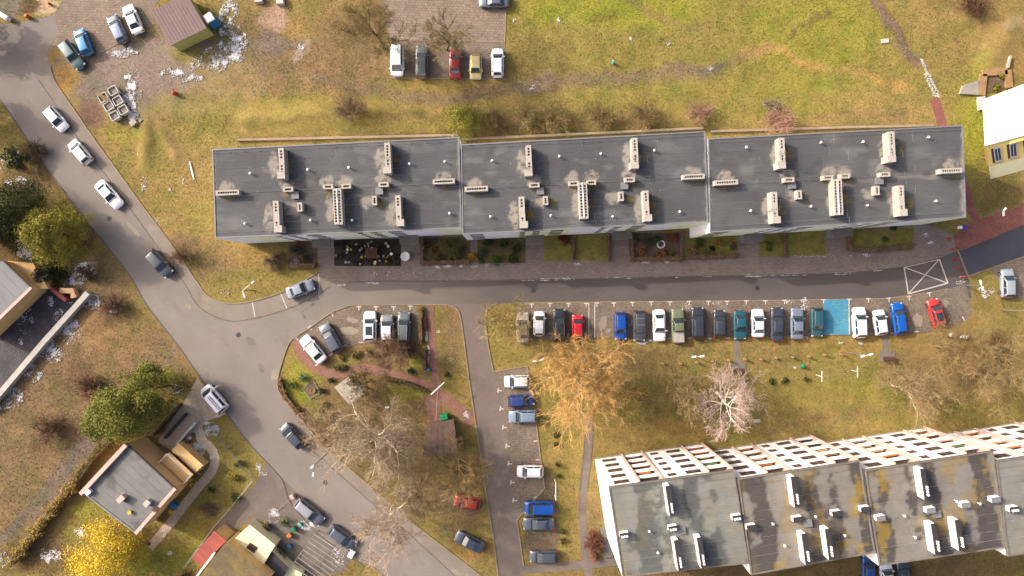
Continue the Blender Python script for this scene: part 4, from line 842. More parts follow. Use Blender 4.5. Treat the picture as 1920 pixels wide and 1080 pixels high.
# brown bin shelter
zt = 2.5; Q = [Vector(p) for p in poly_at([(793, 856), (859, 849), (851, 786), (800, 795)], zt)]
sh = empty('bin_shelter', G(826, 815)); tag(sh, 'brown flat-roofed bin shelter under the bare trees', 'shelter')
b = MB(); b.prism([tuple(q) for q in inset_poly([tuple(q) for q in Q], .25)], -.1, zt); b.build('wall', M['brownroof'], sh)
for i in range(5):
    t0, t1 = i / 5 + .003, (i + 1) / 5 - .003; P = [Q[0].lerp(Q[1], t0), Q[0].lerp(Q[1], t1), Q[3].lerp(Q[2], t1), Q[3].lerp(Q[2], t0)]; b = MB(); b.prism([tuple(p) for p in P], zt, zt + .06 + .01 * (i % 2)); b.build('roof_sheet', M['brownroof'], sh)
strip('roof_edge', [(806, 796), (852, 789)], .12, .1, M['woodbrown'], 2.3, sh)
# pergola of pale beams at the bottom
pg = empty('pergola', G(600, 1045)); tag(pg, 'pergola of pale parallel beams over the dark yard at the bottom', 'pergola')
for i in range(9):
    t = i / 8; a = G(548 + 46 * t * .9, 1060 - 58 * t, 2.1); c = G(606 + 42 * t, 1102 - 62 * t, 2.1); b = MB(); b.tube(a, c, .05 if i % 2 else .07, n=4); b.build('beam', M['wood'], pg)
for (p, q) in (((548, 1060), (590, 1002)), ((606, 1102), (648, 1040))): b = MB(); b.tube(G(*p, 2.0), G(*q, 2.0), .06, n=4); b.build('rail', M['concdark'], pg)
for p in ((549, 1058), (590, 1004), (607, 1100), (647, 1042)): x, y, _ = G(*p, 2.0); b = MB(); b.tube((x, y, 0), (x, y, 2.0), .06, n=6); b.build('post', M['concdark'], pg)

# ------------------------------------------------------------------ cars
PAINT = {}
def paint(c):
    if c not in PAINT: PAINT[c] = pm('car_paint', C(*c, k=.8 if min(c) > 205 else .55), .28, .04, .6, .03, metal=.12, spec=.5, coat=.5)
    return PAINT[c]
CM = {}
def cached(key, f):
    if key not in CM: CM[key] = f()
    return CM[key]
def wheel_meshes():
    b = MB(); n = 16; prof = [(.2, -.1), (.3, -.1), (.325, -.06), (.325, .06), (.3, .1), (.2, .1)]
    for (r, y) in prof:
        for i in range(n): a = 2 * math.pi * i / n; b.v.append((r * math.cos(a), y, r * math.sin(a)))
    for k in range(5):
        for i in range(n): j = (i + 1) % n; b.f.append((k * n + i, k * n + j, (k + 1) * n + j, (k + 1) * n + i)); b.m.append(0)
    r = MB()
    for i in range(5): a = 2 * math.pi * i / 5; r.box((.11 * math.cos(a), 0, .11 * math.sin(a)), (.06, .17, .06))
    r.tube((0, -.085, 0), (0, .085, 0), .205, n=14)
    return b.mesh('tyre', M['tyre'], True), r.mesh('rim', M['rim'])
def child(name, me, par, loc=(0, 0, 0), sc=None, rz=0):
    o = bpy.data.objects.new(name, me); COL.objects.link(o); o.parent = par; o.location = loc; o.rotation_euler = (0, 0, rz)
    if sc: o.scale = sc
    return o
TYPES = {  # width, height, belt, windscreen base, roof front, roof rear, rear base (fractions of the length from the middle), hood front height, deck height
    'hatch': (1.74, 1.48, .93, .255, .10, -.36, -.47, .74, .93), 'mini': (1.62, 1.48, .92, .285, .13, -.36, -.47, .76, .92), 'sedan': (1.80, 1.44, .92, .215, .06, -.20, -.355, .72, .93),
    'estate': (1.80, 1.49, .93, .225, .075, -.385, -.475, .72, .93), 'suv': (1.86, 1.66, 1.04, .23, .09, -.375, -.465, .90, 1.04), 'van': (1.90, 1.85, 1.05, .33, .20, -.44, -.485, .88, 1.05), 'pickup': (1.84, 1.74, 1.06, .20, .08, -.13, -.17, .95, 1.02)}
def car(px, py, front, Lm, typ, col, label, roofcol=None, rails=False, sunroof=False, cat='car', bars=0):
    """front: picture direction (dx, dy down) the bonnet points to"""
    W, Ht, belt, wb_, rf, rr, rb, hf, dk = TYPES[typ]; L = Lm; x, y, _ = G(px, py, .7); rz = math.atan2(-front[1], front[0])
    e = empty('parked_car' if cat == 'car' else cat, (x, y, .03), rz); tag(e, label, 'car' if cat == 'car' else cat.replace('_', ' '), 'cars and vans'); pt = paint(col)
    st = [(-.5, .72, .62), (-.488, .84, dk - .14), (-.46, .93, dk - .03), (-.40, .975, dk), (-.25, 1, max(dk, belt - .01)), (0, 1, belt), (wb_, .99, belt + .01), (.36, .965, (belt + hf) / 2 + .06), (.44, .90, hf + .02), (.478, .80, hf - .08), (.5, .62, .56)]
    b = MB(); ring = []
    for (fx, fw, t) in st:
        w2 = W / 2 * fw; lo = .24 if abs(fx) < .47 else .34
        half = [(w2 * .93, lo), (w2, lo + .13), (w2, min(.66, t - .06)), (w2 * .965, t - .055), (w2 * .87, t - .005), (w2 * .5, t + .025), (0, t + .035)]
        sec = [(fx * L, yy, zz) for yy, zz in half] + [(fx * L, -yy, zz) for yy, zz in half[-2::-1]]
        ring.append(len(b.v)); b.v += sec
    n = 13
    for i in range(len(ring) - 1):
        for k in range(n - 1): a, c = ring[i] + k, ring[i + 1] + k; b.f.append((a, c, c + 1, a + 1)); b.m.append(0)
    b.f.append(tuple(ring[0] + k for k in range(n))); b.m.append(0); b.f.append(tuple(ring[-1] + k for k in range(n))[::-1]); b.m.append(0)
    for i in range(len(ring) - 1): a, c = ring[i], ring[i + 1]; b.f.append((a, a + n - 1, c + n - 1, c)); b.m.append(0)
    child('body', b.mesh('body', pt, True), e)
    # cabin: frustum with rounded edges, then glass set proud of it
    yb, yt = W / 2 * .88, W / 2 * .70; z0, z1 = belt - .02, Ht
    base = [(rb * L, -yb), (wb_ * L, -yb * .97), (wb_ * L, yb * .97), (rb * L, yb)]; top = [(rr * L, -yt * .96), (rf * L, -yt), (rf * L, yt), (rr * L, yt * .96)]
    bm = bmesh.new(); lo = [bm.verts.new((p[0], p[1], z0)) for p in base]; hi = [bm.verts.new((p[0], p[1], z1 - .03)) for p in top]
    bm.faces.new(hi); bm.faces.new(lo[::-1])
    for i in range(4): j = (i + 1) % 4; bm.faces.new((lo[i], lo[j], hi[j], hi[i]))
    bm.edges.ensure_lookup_table()
    bmesh.ops.bevel(bm, geom=[ed for ed in bm.edges if any(v in hi for v in ed.verts)], offset=.085, segments=3, profile=.5, affect='EDGES')
    me = bpy.data.meshes.new('cabin'); bm.to_mesh(me); bm.free(); me.materials.append(paint(roofcol) if roofcol else pt); me.polygons.foreach_set('use_smooth', [True] * len(me.polygons)); child('cabin', me, e)
    lo3 = [Vector((p[0], p[1], z0)) for p in base]; hi3 = [Vector((p[0], p[1], z1 - .03)) for p in top]
    def pane(name, A, B, Cc, D, u0, u1, v0, v1, off=.012):   # A,B bottom; D,C top
        nn = (B - A).cross(D - A).normalized(); f = lambda u, v: A.lerp(B, u).lerp(D.lerp(Cc, u), v) + nn * off
        g = MB(); g.face([f(u0, v0), f(u1, v0), f(u1, v1), f(u0, v1)]); return child(name, g.mesh(name, M['carglass']), e)
    pane('windscreen', lo3[1], lo3[2], hi3[2], hi3[1], .05, .95, .10, .93)
    pane('rear_window', lo3[3], lo3[0], hi3[0], hi3[3], .10, .90, .30 if typ != 'sedan' else .12, .90)
    for (A, B, Cc, D) in ((lo3[0], lo3[1], hi3[1], hi3[0]), (lo3[2], lo3[3], hi3[3], hi3[2])):
        side = 1 if A is lo3[0] else 0
        for (u0, u1) in (((.10, .46), (.50, .90)) if side else ((.10, .50), (.54, .90))): pane('side_window', A, B, Cc, D, u0, u1, .16, .86)
    g = MB(); g.box((wb_ * L + .05, 0, belt + .045), (.14, W * .78, .02)); child('cowl', cached(('cowl', typ, L), lambda: g.mesh('cowl', M['black'])), e)
    tm, rm = cached('wheel', wheel_meshes)
    for fx in (.31, -.31):
        for s in (-1, 1): wh = child('wheel', tm, e, (fx * L, s * (W / 2 - .085), .31)); child('rim', rm, wh)
    hl = cached('hl', lambda: (lambda q: (q.box((0, 0, 0), (.26, .34, .13), taper=.7), q.mesh('headlight', M['lamp']))[1])(MB())); tl = cached('tl', lambda: (lambda q: (q.box((0, 0, 0), (.16, .3, .2), taper=.8), q.mesh('tail_light', M['tail']))[1])(MB()))
    mi = cached(('mi', col), lambda: (lambda q: (q.box((0, 0, 0), (.15, .22, .14), taper=.8), q.mesh('mirror', pt))[1])(MB()))
    for s in (-1, 1):
        child('headlight', hl, e, (.455 * L, s * W * .365, hf - .075), rz=-s * .35); child('tail_light', tl, e, (-.477 * L, s * W * .40, dk - .13), rz=s * .25); child('mirror', mi, e, (wb_ * L - .22, s * (W / 2 + .07), belt + .06))
    pl = cached('pl', lambda: (lambda q: (q.box((0, 0, 0), (.02, .5, .11)), q.mesh('number_plate', M['plate']))[1])(MB())); child('number_plate', pl, e, (.503 * L, 0, .45)); child('number_plate', pl, e, (-.503 * L, 0, .52))
    bp = cached(('bp', W), lambda: (lambda q: (q.box((0, 0, 0), (.1, W * .74, .12), taper=.9), q.mesh('bumper', M['black']))[1])(MB())); child('bumper', bp, e, (.495 * L, 0, .36)); child('bumper', bp, e, (-.495 * L, 0, .4))
    if rails:
        for s in (-1, 1): g = MB(); g.tube(((rr + .02) * L, s * yt * .9, Ht + .02), ((rf - .02) * L, s * yt * .92, Ht + .02), .022, n=5); child('roof_rail', g.mesh('roof_rail', M['rim']), e)
    for i in range(bars): fx = rr + (rf - rr) * (.3 + .45 * i); g = MB(); g.box((fx * L, 0, Ht + .05), (.09, W * .74, .03)); child('roof_bar', g.mesh('roof_bar', M['rim']), e)
    if sunroof: g = MB(); g.box(((rf + rr) / 2 * L + .05, 0, Ht - .022), ((rf - rr) * L * .62, W * .52, .012)); child('sunroof', g.mesh('sunroof', M['carglass']), e)
    if typ == 'pickup':
        g = MB(); g.box((-.325 * L, 0, dk + .05), (.29 * L, W * .80, .06), taper=.97); child('bed_cover', g.mesh('bed_cover', M['greyaw']), e)
        g = MB(); g.box((.33 * L, 0, hf + .11), (.35, .5, .05)); child('hood_scoop', g.mesh('hood_scoop', pt), e)
    return e
WH, SIL, DKG, BLK, NAV = (246, 246, 248), (196, 200, 206), (92, 98, 106), (58, 60, 64), (62, 70, 88)
car(134.5, 103, (135, 180), 4.5, 'estate', (104, 126, 130), 'grey-green estate car nearest the road beside the bright blue hatchback')
car(156, 79, (-75, -185), 4.0, 'hatch', (64, 150, 205), 'bright blue hatchback on the upper-left lot')
car(220, 54, (-95, -200), 4.3, 'estate', (86, 98, 116), 'dark slate people carrier left of the white sedan near the garage', (150, 160, 190))
car(249, 36, (-85, -200), 4.4, 'sedan', WH, 'white sedan parked nearest the mauve-roofed garage')
car(105, 223, (150, 170), 4.0, 'hatch', WH, 'white hatchback on the road, topmost of the three white cars')
car(150, 285, (-160, -190), 4.0, 'hatch', (228, 234, 228), 'off-white hatchback, middle of the three white cars on the road')
car(204.5, 364.5, (200, 225), 4.7, 'sedan', WH, 'white sedan on the road, lowest of the three white cars')
car(299, 494, (205, 220), 4.5, 'suv', (84, 90, 96), 'charcoal car driving on the road below the white sedan')
car(563, 542, (50, -20), 4.1, 'sedan', (176, 182, 198), 'silver car alone in the bay at the end of the long block')
car(587, 655, (-150, -180), 4.6, 'sedan', WH, 'white sedan beside the red path on the island corner')
car(620, 634, (-120, -215), 4.6, 'estate', (104, 108, 124), 'dark slate estate parked askew next to the white sedan on the island')
car(694, 612, (0, -1), 4.4, 'suv', WH, 'white car with dark glass roof on the island parking', sunroof=True)
car(726, 616, (-2, -100), 4.0, 'suv', (150, 154, 156), 'grey off-roader with white roof on the island parking', (232, 228, 236))
car(757, 614, (3, -100), 4.5, 'estate', (116, 126, 130), 'grey-green estate, rightmost on the island parking', rails=True)
car(980, 614, (0, -1), 4.4, 'sedan', (205, 196, 182), 'beige sedan half hidden by bare twigs at the row end')
car(1011, 607, (2, -100), 3.6, 'mini', WH, 'small white hatchback left of the big black off-roader')
car(1049, 611, (-1, -100), 4.9, 'suv', (56, 60, 62), 'large black off-roader left of the small red car', rails=True)
car(1083, 613, (0, -1), 3.5, 'mini', (226, 44, 56), 'small bright red hatchback in the long parking row')
car(1164, 611, (2, 100), 4.0, 'hatch', (28, 88, 190), 'deep blue hatchback facing down in the long parking row')
car(1199, 611, (0, 1), 4.4, 'estate', (88, 90, 98), 'dark grey estate with two pale roof bars', bars=2)
car(1236, 610, (2, 100), 4.6, 'sedan', WH, 'white sedan left of the olive green pickup')
car(1271, 611, (-4, -100), 5.0, 'pickup', (132, 142, 108), 'olive green pickup with grey bed cover')
car(1308, 606, (-2, -100), 4.6, 'suv', (64, 68, 76), 'black off-roader right of the olive pickup')
car(1349, 607, (0, -1), 3.9, 'hatch', (72, 76, 84), 'black hatchback with a snow lump on its bonnet')
car(1387.5, 609, (2, 100), 4.2, 'sedan', (44, 106, 122), 'teal sedan left of the pale blue-white sedan', )
car(1421, 606, (-2, -100), 4.1, 'sedan', (214, 222, 236), 'pale blue-white sedan right of the teal sedan')
car(1457, 608, (0, -1), 4.9, 'sedan', (72, 78, 92), 'long charcoal sedan right of the pale blue-white sedan')
car(1494.5, 607, (0, -1), 4.5, 'sedan', (138, 152, 172), 'blue-grey sedan two places left of the blue painted bay')
car(1532, 604, (1, 100), 4.2, 'hatch', (58, 104, 118), 'dark teal hatchback touching the blue painted bay')
car(1611, 605, (-4, -100), 4.5, 'suv', WH, 'white off-roader right of the blue painted bay')
car(1650, 605, (-14, -100), 3.7, 'hatch', (228, 230, 234), 'smaller white hatchback left of the bright blue car')
car(1685, 598, (-14, -100), 4.7, 'hatch', (20, 108, 216), 'vivid blue car near the right end of the row')
car(1755, 587.5, (-30, -105), 4.2, 'hatch', (222, 68, 62), 'red car with black sunroof parked alone at the row end', sunroof=True)
car(1889, 531, (-2, -100), 4.2, 'estate', (190, 200, 206), 'silver car on the pavers at the right edge')
car(926, 2, (-1, 0), 4.4, 'sedan', (108, 120, 130), 'slate sedan cut off by the top edge')
car(745, 114, (0, 1), 4.4, 'van', (236, 238, 242), 'white van on the upper car park, leftmost', )
car(791, 116, (0, -1), 4.7, 'estate', (96, 100, 98), 'dark grey estate under bare branches on the upper car park')
car(854, 118, (2, -100), 4.6, 'sedan', (158, 52, 50), 'dark red sedan on the upper car park')
car(892, 125, (-1, 100), 3.6, 'hatch', (244, 226, 156), 'pale yellow hatchback on the upper car park')
car(933, 118, (0, -1), 4.2, 'hatch', WH, 'white hatchback right of the pale yellow one', )
car(970, 715, (-100, 2), 3.8, 'hatch', (212, 216, 220), 'silver-white hatchback, topmost in the side parking')
car(977, 751, (100, -10), 3.8, 'hatch', (54, 74, 138), 'navy blue hatchback in the side parking by the orange tree')
car(981, 781, (-100, 2), 4.2, 'estate', (142, 160, 182), 'blue-grey estate below the navy hatchback')
car(994, 884, (-100, 0), 3.8, 'hatch', (240, 240, 240), 'white hatchback alone in the lower side parking')
car(1011, 952, (-100, 0), 4.3, 'van', (30, 96, 200), 'bright blue van with pale windscreen in the side parking')
car(1010, 982, (-100, 2), 4.5, 'sedan', (92, 98, 110), 'slate sedan directly below the bright blue van')
car(1020, 1044, (-100, 0), 4.1, 'hatch', (88, 94, 104), 'dark hatchback, lowest in the side parking')
car(876, 942, (-100, -16), 3.8, 'hatch', (214, 66, 48), 'red hatchback half hidden under bare branches')
car(880, 1016, (-220, -110), 4.4, 'sedan', (92, 98, 114), 'dark slate sedan on the dry grass tip of the island')
car(580, 960, (210, 175), 4.9, 'estate', (116, 120, 130), 'dark grey estate on the roadside by the cobbled yard', (176, 176, 188))
car(641, 1007, (185, 140), 4.3, 'hatch', (96, 104, 122), 'slate hatchback on the roadside near the pergola')
car(548, 817, (-40, -42), 4.2, 'hatch', (84, 92, 102), 'black hatchback driving past the island')
vn = car(402, 747.5, (-160, -185), 4.5, 'van', WH, 'white work van with ladder rack and open door at the house drive', cat='van')
b = MB()
for s in (-.25, .05): b.tube((-1.9, s, 1.95), (.6, s, 1.95), .035, n=5)
for t in np.linspace(-1.8, .5, 9): b.tube((t, -.25, 1.95), (t, .05, 1.95), .022, n=4)
b.build('ladder', M['darkmetal'], vn, local=True); b = MB(); b.box((1.0, -1.4, .95), (.08, .95, .9)); b.build('open_door', paint(WH), vn, local=True)
car(1628, 1068, (0, -1), 4.2, 'hatch', (44, 88, 160), 'blue car in the shade below the white block')
car(1662, 1080, (-10, -100), 4.3, 'estate', (214, 218, 228), 'pale car between blue and dark cars below the white block')
car(1695, 1078, (-14, -100), 4.4, 'sedan', (66, 78, 92), 'dark car right of the pale one below the white block')

# ------------------------------------------------------------------ vegetation helpers
def tubes(name, segs, sides, col, var=.18):
    """segs (n,8): p, q, r0, r1"""
    a = np.array(segs, float); p, q, r0, r1 = a[:, :3], a[:, 3:6], a[:, 6], a[:, 7]; d = q - p; d /= np.maximum(np.linalg.norm(d, axis=1, keepdims=True), 1e-6)
    ref = np.where(np.abs(d[:, 2:3]) > .9, np.array([[1., 0, 0]]), np.array([[0, 0, 1.]])); u = np.cross(d, ref); u /= np.linalg.norm(u, axis=1, keepdims=True); v = np.cross(d, u)
    n = len(a); V = np.empty((n, 2 * sides, 3))
    for i in range(sides):
        t = 2 * math.pi * i / sides; o = u * math.cos(t) + v * math.sin(t); V[:, i] = p + o * r0[:, None]; V[:, sides + i] = q + o * r1[:, None]
    base = (np.arange(n) * 2 * sides)[:, None]; F = []
    for i in range(sides): j = (i + 1) % sides; F.append(base + np.array([[i, j, sides + j, sides + i]]))
    F = np.concatenate(F, 0); c = np.broadcast_to(np.array(col), (n, 3)) * nrng.uniform(1 - var, 1 + var, (n, 1)); c = np.repeat(c[:, None, :], 2 * sides, 1)
    return np_mesh(name, V.reshape(-1, 3), F, M['bark'], c.reshape(-1, 3))
def grow(r, p, d, L, rad, lev, mx, kids, out, trop=.07, wob=.2, rmin=.011):
    ns = 3 if lev < mx else 2; st = L / ns
    for i in range(ns):
        d = Vector((d.x + r.gauss(0, wob), d.y + r.gauss(0, wob), d.z + r.gauss(0, wob) + trop)).normalized(); q = p + d * st; r2 = max(rmin * .7, rad * .82)
        out[lev].append((*p, *q, rad, r2)); p, rad = q, r2
        if lev < mx:
            for _ in range(kids[lev]):
                t = Vector((r.gauss(0, 1), r.gauss(0, 1), r.gauss(0, 1))); t = (t - d * t.dot(d)).normalized(); a = r.uniform(.45, 1.05)
                grow(r, p, (d * math.cos(a) + t * math.sin(a)), L * r.uniform(.42, .68), max(rmin, rad * .55), lev + 1, mx, kids, out, trop, wob, rmin)
def bare_tree(px, py, h, R, ctrunk, ctwig, label, seed, limbs=8, kids=(2, 2, 3), name='bare_tree', up=.5, group='bare trees', rmin=.022, trop=.05, fork=.22, tr=.017):
    r = random.Random(seed); x, y, _ = G(px, py); e = empty(name, (x, y, 0)); tag(e, label, 'tree', group); mx = len(kids); out = [[] for _ in range(mx + 1)]; tk = []
    p = Vector((0, 0, -.1)); d = Vector((r.gauss(0, .06), r.gauss(0, .06), 1)).normalized(); rad = tr * h; n = 7; nodes = []
    for i in range(n):
        d = (d + Vector((r.gauss(0, .07), r.gauss(0, .07), .05))).normalized(); q = p + d * (h * .72 / n); r2 = rad * .86; tk.append((*p, *q, rad, r2)); p, rad = q, r2; nodes.append((p.copy(), rad))
    for k in range(limbs):
        t = fork + (1 - fork) * (k + .5) / limbs; pt, rd = nodes[min(n - 1, int(t * n))]; az = k * 2.4 + r.uniform(-.4, .4); elv = up + .5 * t + r.uniform(-.15, .15)
        dd = Vector((math.cos(az) * math.cos(elv), math.sin(az) * math.cos(elv), math.sin(elv))); grow(r, pt, dd, R * r.uniform(.75, 1.05) * (1.05 - .35 * t), rd * .62, 0, mx, kids, out, trop, .17, rmin)
    put('trunk', tubes('trunk', tk + out[0], 6, ctrunk), e, local=True)
    tw = sum(out[2:], []); cc = np.concatenate([np.tile(ctrunk, (len(out[1]), 1)), np.tile(ctwig, (len(tw), 1))])
    put('crown', tubes('crown', out[1] + tw, 3, cc, .28), e, local=True); return e
def leaf_mesh(name, cl, n, size, c1, c2, seed, flat=.0, shell=.55):
    """n leaf faces spread through clumps cl (x,y,z,rx,ry,rz)"""
    g = np.random.default_rng(seed); cl = np.array(cl, float); vol = (cl[:, 3] * cl[:, 4] * cl[:, 5]) ** .67; w = g.choice(len(cl), n, p=vol / vol.sum())
    v = g.normal(size=(n, 3)); v /= np.linalg.norm(v, axis=1, keepdims=True); rad = shell + (1 - shell) * g.random(n) ** .5; rad *= 1 + .22 * g.normal(size=n)
    P = cl[w, :3] + v * cl[w, 3:6] * rad[:, None]; P[:, 2] = np.maximum(P[:, 2], .03)
    nrm = v + g.normal(size=(n, 3)) * .7; nrm[:, 2] += flat; nrm /= np.linalg.norm(nrm, axis=1, keepdims=True); t = g.normal(size=(n, 3)); u = np.cross(nrm, t); u /= np.linalg.norm(u, axis=1, keepdims=True); w2 = np.cross(nrm, u)
    s = size * g.uniform(.6, 1.4, (n, 1)); V = np.stack([P - u * s, P + w2 * s * .55, P + u * s, P - w2 * s * .55], 1)
    tone = g.random(len(cl))[w] * .6 + g.random(n) * .4; c = np.array(c1)[None] * (1 - tone[:, None]) + np.array(c2)[None] * tone[:, None]; c = np.repeat(c[:, None], 4, 1)
    return np_mesh(name, V.reshape(-1, 3), np.arange(4 * n).reshape(n, 4), M['leaf'], c.reshape(-1, 3))
def leafy_tree(px, py, h, R, c1, c2, label, seed, n=9000, size=.2, clumps=60, name='evergreen_tree', low=.25, ell=(1, 1), rot=0, group='leafy trees', cat='tree'):
    r = random.Random(seed); x, y, _ = G(px, py); e = empty(name, (x, y, 0), rot); tag(e, label, cat, group); cl = []
    for i in range(clumps):
        a = r.uniform(0, 6.283); zz = r.random() ** .8; rr = R * math.sqrt(max(.05, 1 - (zz * .95) ** 2)) * math.sqrt(r.uniform(.1, 1)); k = R * r.uniform(.16, .30)
        cl.append((rr * math.cos(a) * ell[0], rr * math.sin(a) * ell[1], h * (low + (1 - low) * zz) - k * .4, k * 1.15, k * 1.15, k * .75))
    b = MB(); b.tube((0, 0, -.1), (0, 0, h * .8), .022 * h, .008 * h, 7); me = b.mesh('trunk', M['brown']); put('trunk', me, e, local=True)
    put('crown', leaf_mesh('crown', cl, n, size, c1, c2, seed), e, local=True); return e
def shrub(px, py, h, R, c1, c2, label, seed, n=700, size=.1, name='shrub', group=None, ell=1.0):
    r = random.Random(seed); x, y, _ = G(px, py); cl = []
    for i in range(9): a = r.uniform(0, 6.283); rr = R * r.random() * .65; cl.append((rr * math.cos(a) * ell, rr * math.sin(a), h * r.uniform(.35, .75), R * .4, R * .4, h * .35))
    o = put(name, leaf_mesh(name, cl, n, size, c1, c2, seed), None, loc=(x, y, 0)); tag(o, label, 'shrub', group or 'shrubs'); return o
def bare_shrub(px, py, h, R, col, label, seed, stems=14, kids=(2, 3), group='bare bushes', rmin=.018):
    r = random.Random(seed); x, y, _ = G(px, py); out = [[] for _ in range(len(kids) + 1)]
    for k in range(stems):
        az = k * 2.4 + r.uniform(-.3, .3); elv = r.uniform(.55, 1.35); d = Vector((math.cos(az) * math.cos(elv), math.sin(az) * math.cos(elv), math.sin(elv)))
        grow(r, Vector((r.gauss(0, .12), r.gauss(0, .12), 0)), d, max(h, R) * r.uniform(.6, .95), .03, 0, len(kids), kids, out, .02, .16, rmin)
    o = put('bare_bush', tubes('bare_bush', sum(out, []), 3, col, .3), None, loc=(x, y, 0)); tag(o, label, 'shrub', group); return o
def hedge(pts, wd, h, c1, c2, label, seed, dens=160, size=.09, group=None):
    P = [Vector(G2(p)) for p in pts]; e = empty('hedge', (P[0].x, P[0].y, 0)); tag(e, label, 'hedge', group or 'hedges'); cl = []; tot = 0
    for a, c in zip(P[:-1], P[1:]):
        L = (c - a).length; tot += L; k = max(2, int(L / .5))
        for i in range(k + 1): q = a.lerp(c, i / k); cl.append((q.x - P[0].x, q.y - P[0].y, h * .55, .34, .34, h * .45)); cl += [(q.x - P[0].x + random.Random(seed + i * 7 + s).uniform(-wd, wd) * .35, q.y - P[0].y + random.Random(seed + i * 9 + s).uniform(-wd, wd) * .35, h * .6, wd * .3, wd * .3, h * .42) for s in (1, 2)]
    put('foliage', leaf_mesh('foliage', cl, int(dens * tot * max(.6, wd)), size, c1, c2, seed, flat=.4, shell=.75), e, local=True)
    core = strip('branch_core', pts, wd * .6, h * .8, M['mulch'], 0, e); return e

OLB, BEI, GRB = C(128, 112, 78), C(206, 184, 150), C(150, 134, 104)
bare_tree(721, 92, 13, 4.6, C(112, 104, 72), C(150, 130, 88), 'bare olive-brown tree left of the upper car park', 1, 9, (2, 2, 3))
bare_tree(838, 94, 10.5, 3.6, C(120, 110, 74), C(165, 146, 100), 'bare olive tree over the dark red sedan and grey estate', 2, 8, (2, 2, 3))
bare_tree(722, 812, 14, 6.6, C(232, 216, 188, .75), C(206, 182, 150), 'large pale bare tree, broadest in the central island', 3, 12, (2, 2, 4), tr=.026, rmin=.021)
bare_tree(738, 948, 11, 5.4, C(232, 214, 186, .72), C(212, 186, 158), 'pale bare tree leaning over the road at the island edge', 4, 9, (2, 2, 3))
bare_tree(862, 846, 9, 4.4, C(186, 164, 108), C(190, 162, 108), 'bare olive-beige tree spreading over the red hatchback', 5, 9, (2, 2, 2))
bare_tree(695, 712, 6, 3.0, C(120, 112, 76), C(136, 120, 80), 'small dark bare tree right of the plank pavilion', 6, 8, (2, 2, 2))
bare_tree(736, 660, 4.5, 3.4, C(140, 110, 88), C(160, 128, 104), 'low reddish-brown bare tree behind the island parking', 7, 9, (2, 2, 3), group='bare trees')
bare_tree(946, 612, 7.5, 4.2, C(140, 124, 76), C(190, 164, 104), 'bare olive tree on the small grass island by the driveway', 8, 9, (2, 2, 2))
bare_tree(1082, 703, 11, 6.3, C(232, 204, 152, .72), C(220, 176, 108, .6), 'large bare tree glowing orange-yellow below the parking row', 9, 15, (3, 2, 3), tr=.026, rmin=.024)
bare_tree(1344, 736, 11, 4.1, C(250, 236, 226, .85), C(222, 194, 178, .6), 'pinkish birch with white limbs on the lower lawn', 10, 12, (2, 2, 3), name='birch_tree', up=.15, tr=.02, rmin=.019, trop=.03)
bare_tree(1268, 727, 9, 3.9, C(176, 156, 108), C(176, 152, 104), 'thin bare tree left of the pink birch', 11, 8, (2, 2, 2))
bare_tree(1672, 722, 9, 4.6, C(214, 196, 164, .62), C(186, 158, 116), 'bare pale tree at the right end of the lawn, left of three', 12, 9, (2, 2, 3))
bare_tree(1796, 684, 9, 5.0, C(178, 162, 116), C(182, 156, 108), 'bare olive-grey tree at the right edge of the lawn', 13, 9, (2, 2, 3))
bare_tree(1752, 648, 6.5, 4.2, C(170, 140, 100), C(178, 146, 100), 'low bare tree between the red car and the right lawn', 14, 8, (2, 2, 2))
bare_tree(790, 900, 8, 4.0, C(150, 130, 92), C(176, 150, 112), 'bare brownish tree below the brown bin shelter', 15, 8, (2, 2, 2))
bare_tree(640, 800, 7, 3.6, C(186, 160, 120), C(200, 170, 132), 'pale bare tree at the left margin of the island wood', 16, 8, (2, 2, 3))
YG1, YG2, DG1, DG2 = C(116, 124, 48), C(212, 194, 76), C(60, 74, 44), C(116, 116, 60)
leafy_tree(138, 441, 8, 4.0, YG1, YG2, 'round yellow-green evergreen beside the road at the left', 31, 26000, .10, 85)
leafy_tree(60, 393, 8, 4.2, DG1, DG2, 'dark green conifer at the left edge', 32, 22000, .10, 70)
leafy_tree(20, 440, 6, 3.6, DG1, C(70, 76, 40), 'dark conifer behind the yellow-green evergreen', 33, 15000, .10, 45)
leafy_tree(318, 722, 8, 3.6, C(88, 106, 44), C(178, 172, 64), 'evergreen nearest the house drive, right of three', 34, 19000, .10, 60)
leafy_tree(272, 752, 9, 4.6, C(104, 120, 56), C(194, 186, 84), 'broad light green evergreen, middle of three by the drive', 35, 28000, .10, 85)
leafy_tree(232, 778, 7, 3.4, C(108, 124, 58), C(186, 184, 90), 'evergreen spreading towards the dry field, left of three', 36, 17000, .10, 50)
leafy_tree(220, 1034, 7, 5.4, C(196, 172, 56, .68), C(252, 220, 70, .8), 'bright yellow tree at the bottom left', 37, 15000, .10, 95, 'yellow_tree')
leafy_tree(255, 1008, 5, 3.6, C(150, 140, 50), C(210, 184, 60), 'thin yellow-green tree beside the bright yellow one', 38, 6000, .09, 45, 'yellow_tree')
leafy_tree(866, 232, 4.5, 2.6, C(124, 128, 50), C(190, 182, 80), 'round olive-green shrub behind the long block', 39, 12000, .075, 45, 'round_shrub', .1, cat='shrub')
leafy_tree(-60, 60, 9, 4.0, DG1, DG2, 'dark conifer outside the upper left corner', 40, 5000, .2, 40); leafy_tree(-70, 190, 9, 4.0, DG1, DG2, 'dark conifer outside the left edge', 41, 5000, .2, 40)
leafy_tree(40, 300, 3, 1.9, DG1, DG2, 'small dark bush by the snow patch at the left edge', 42, 2500, .12, 20, 'shrub', .1, cat='shrub')
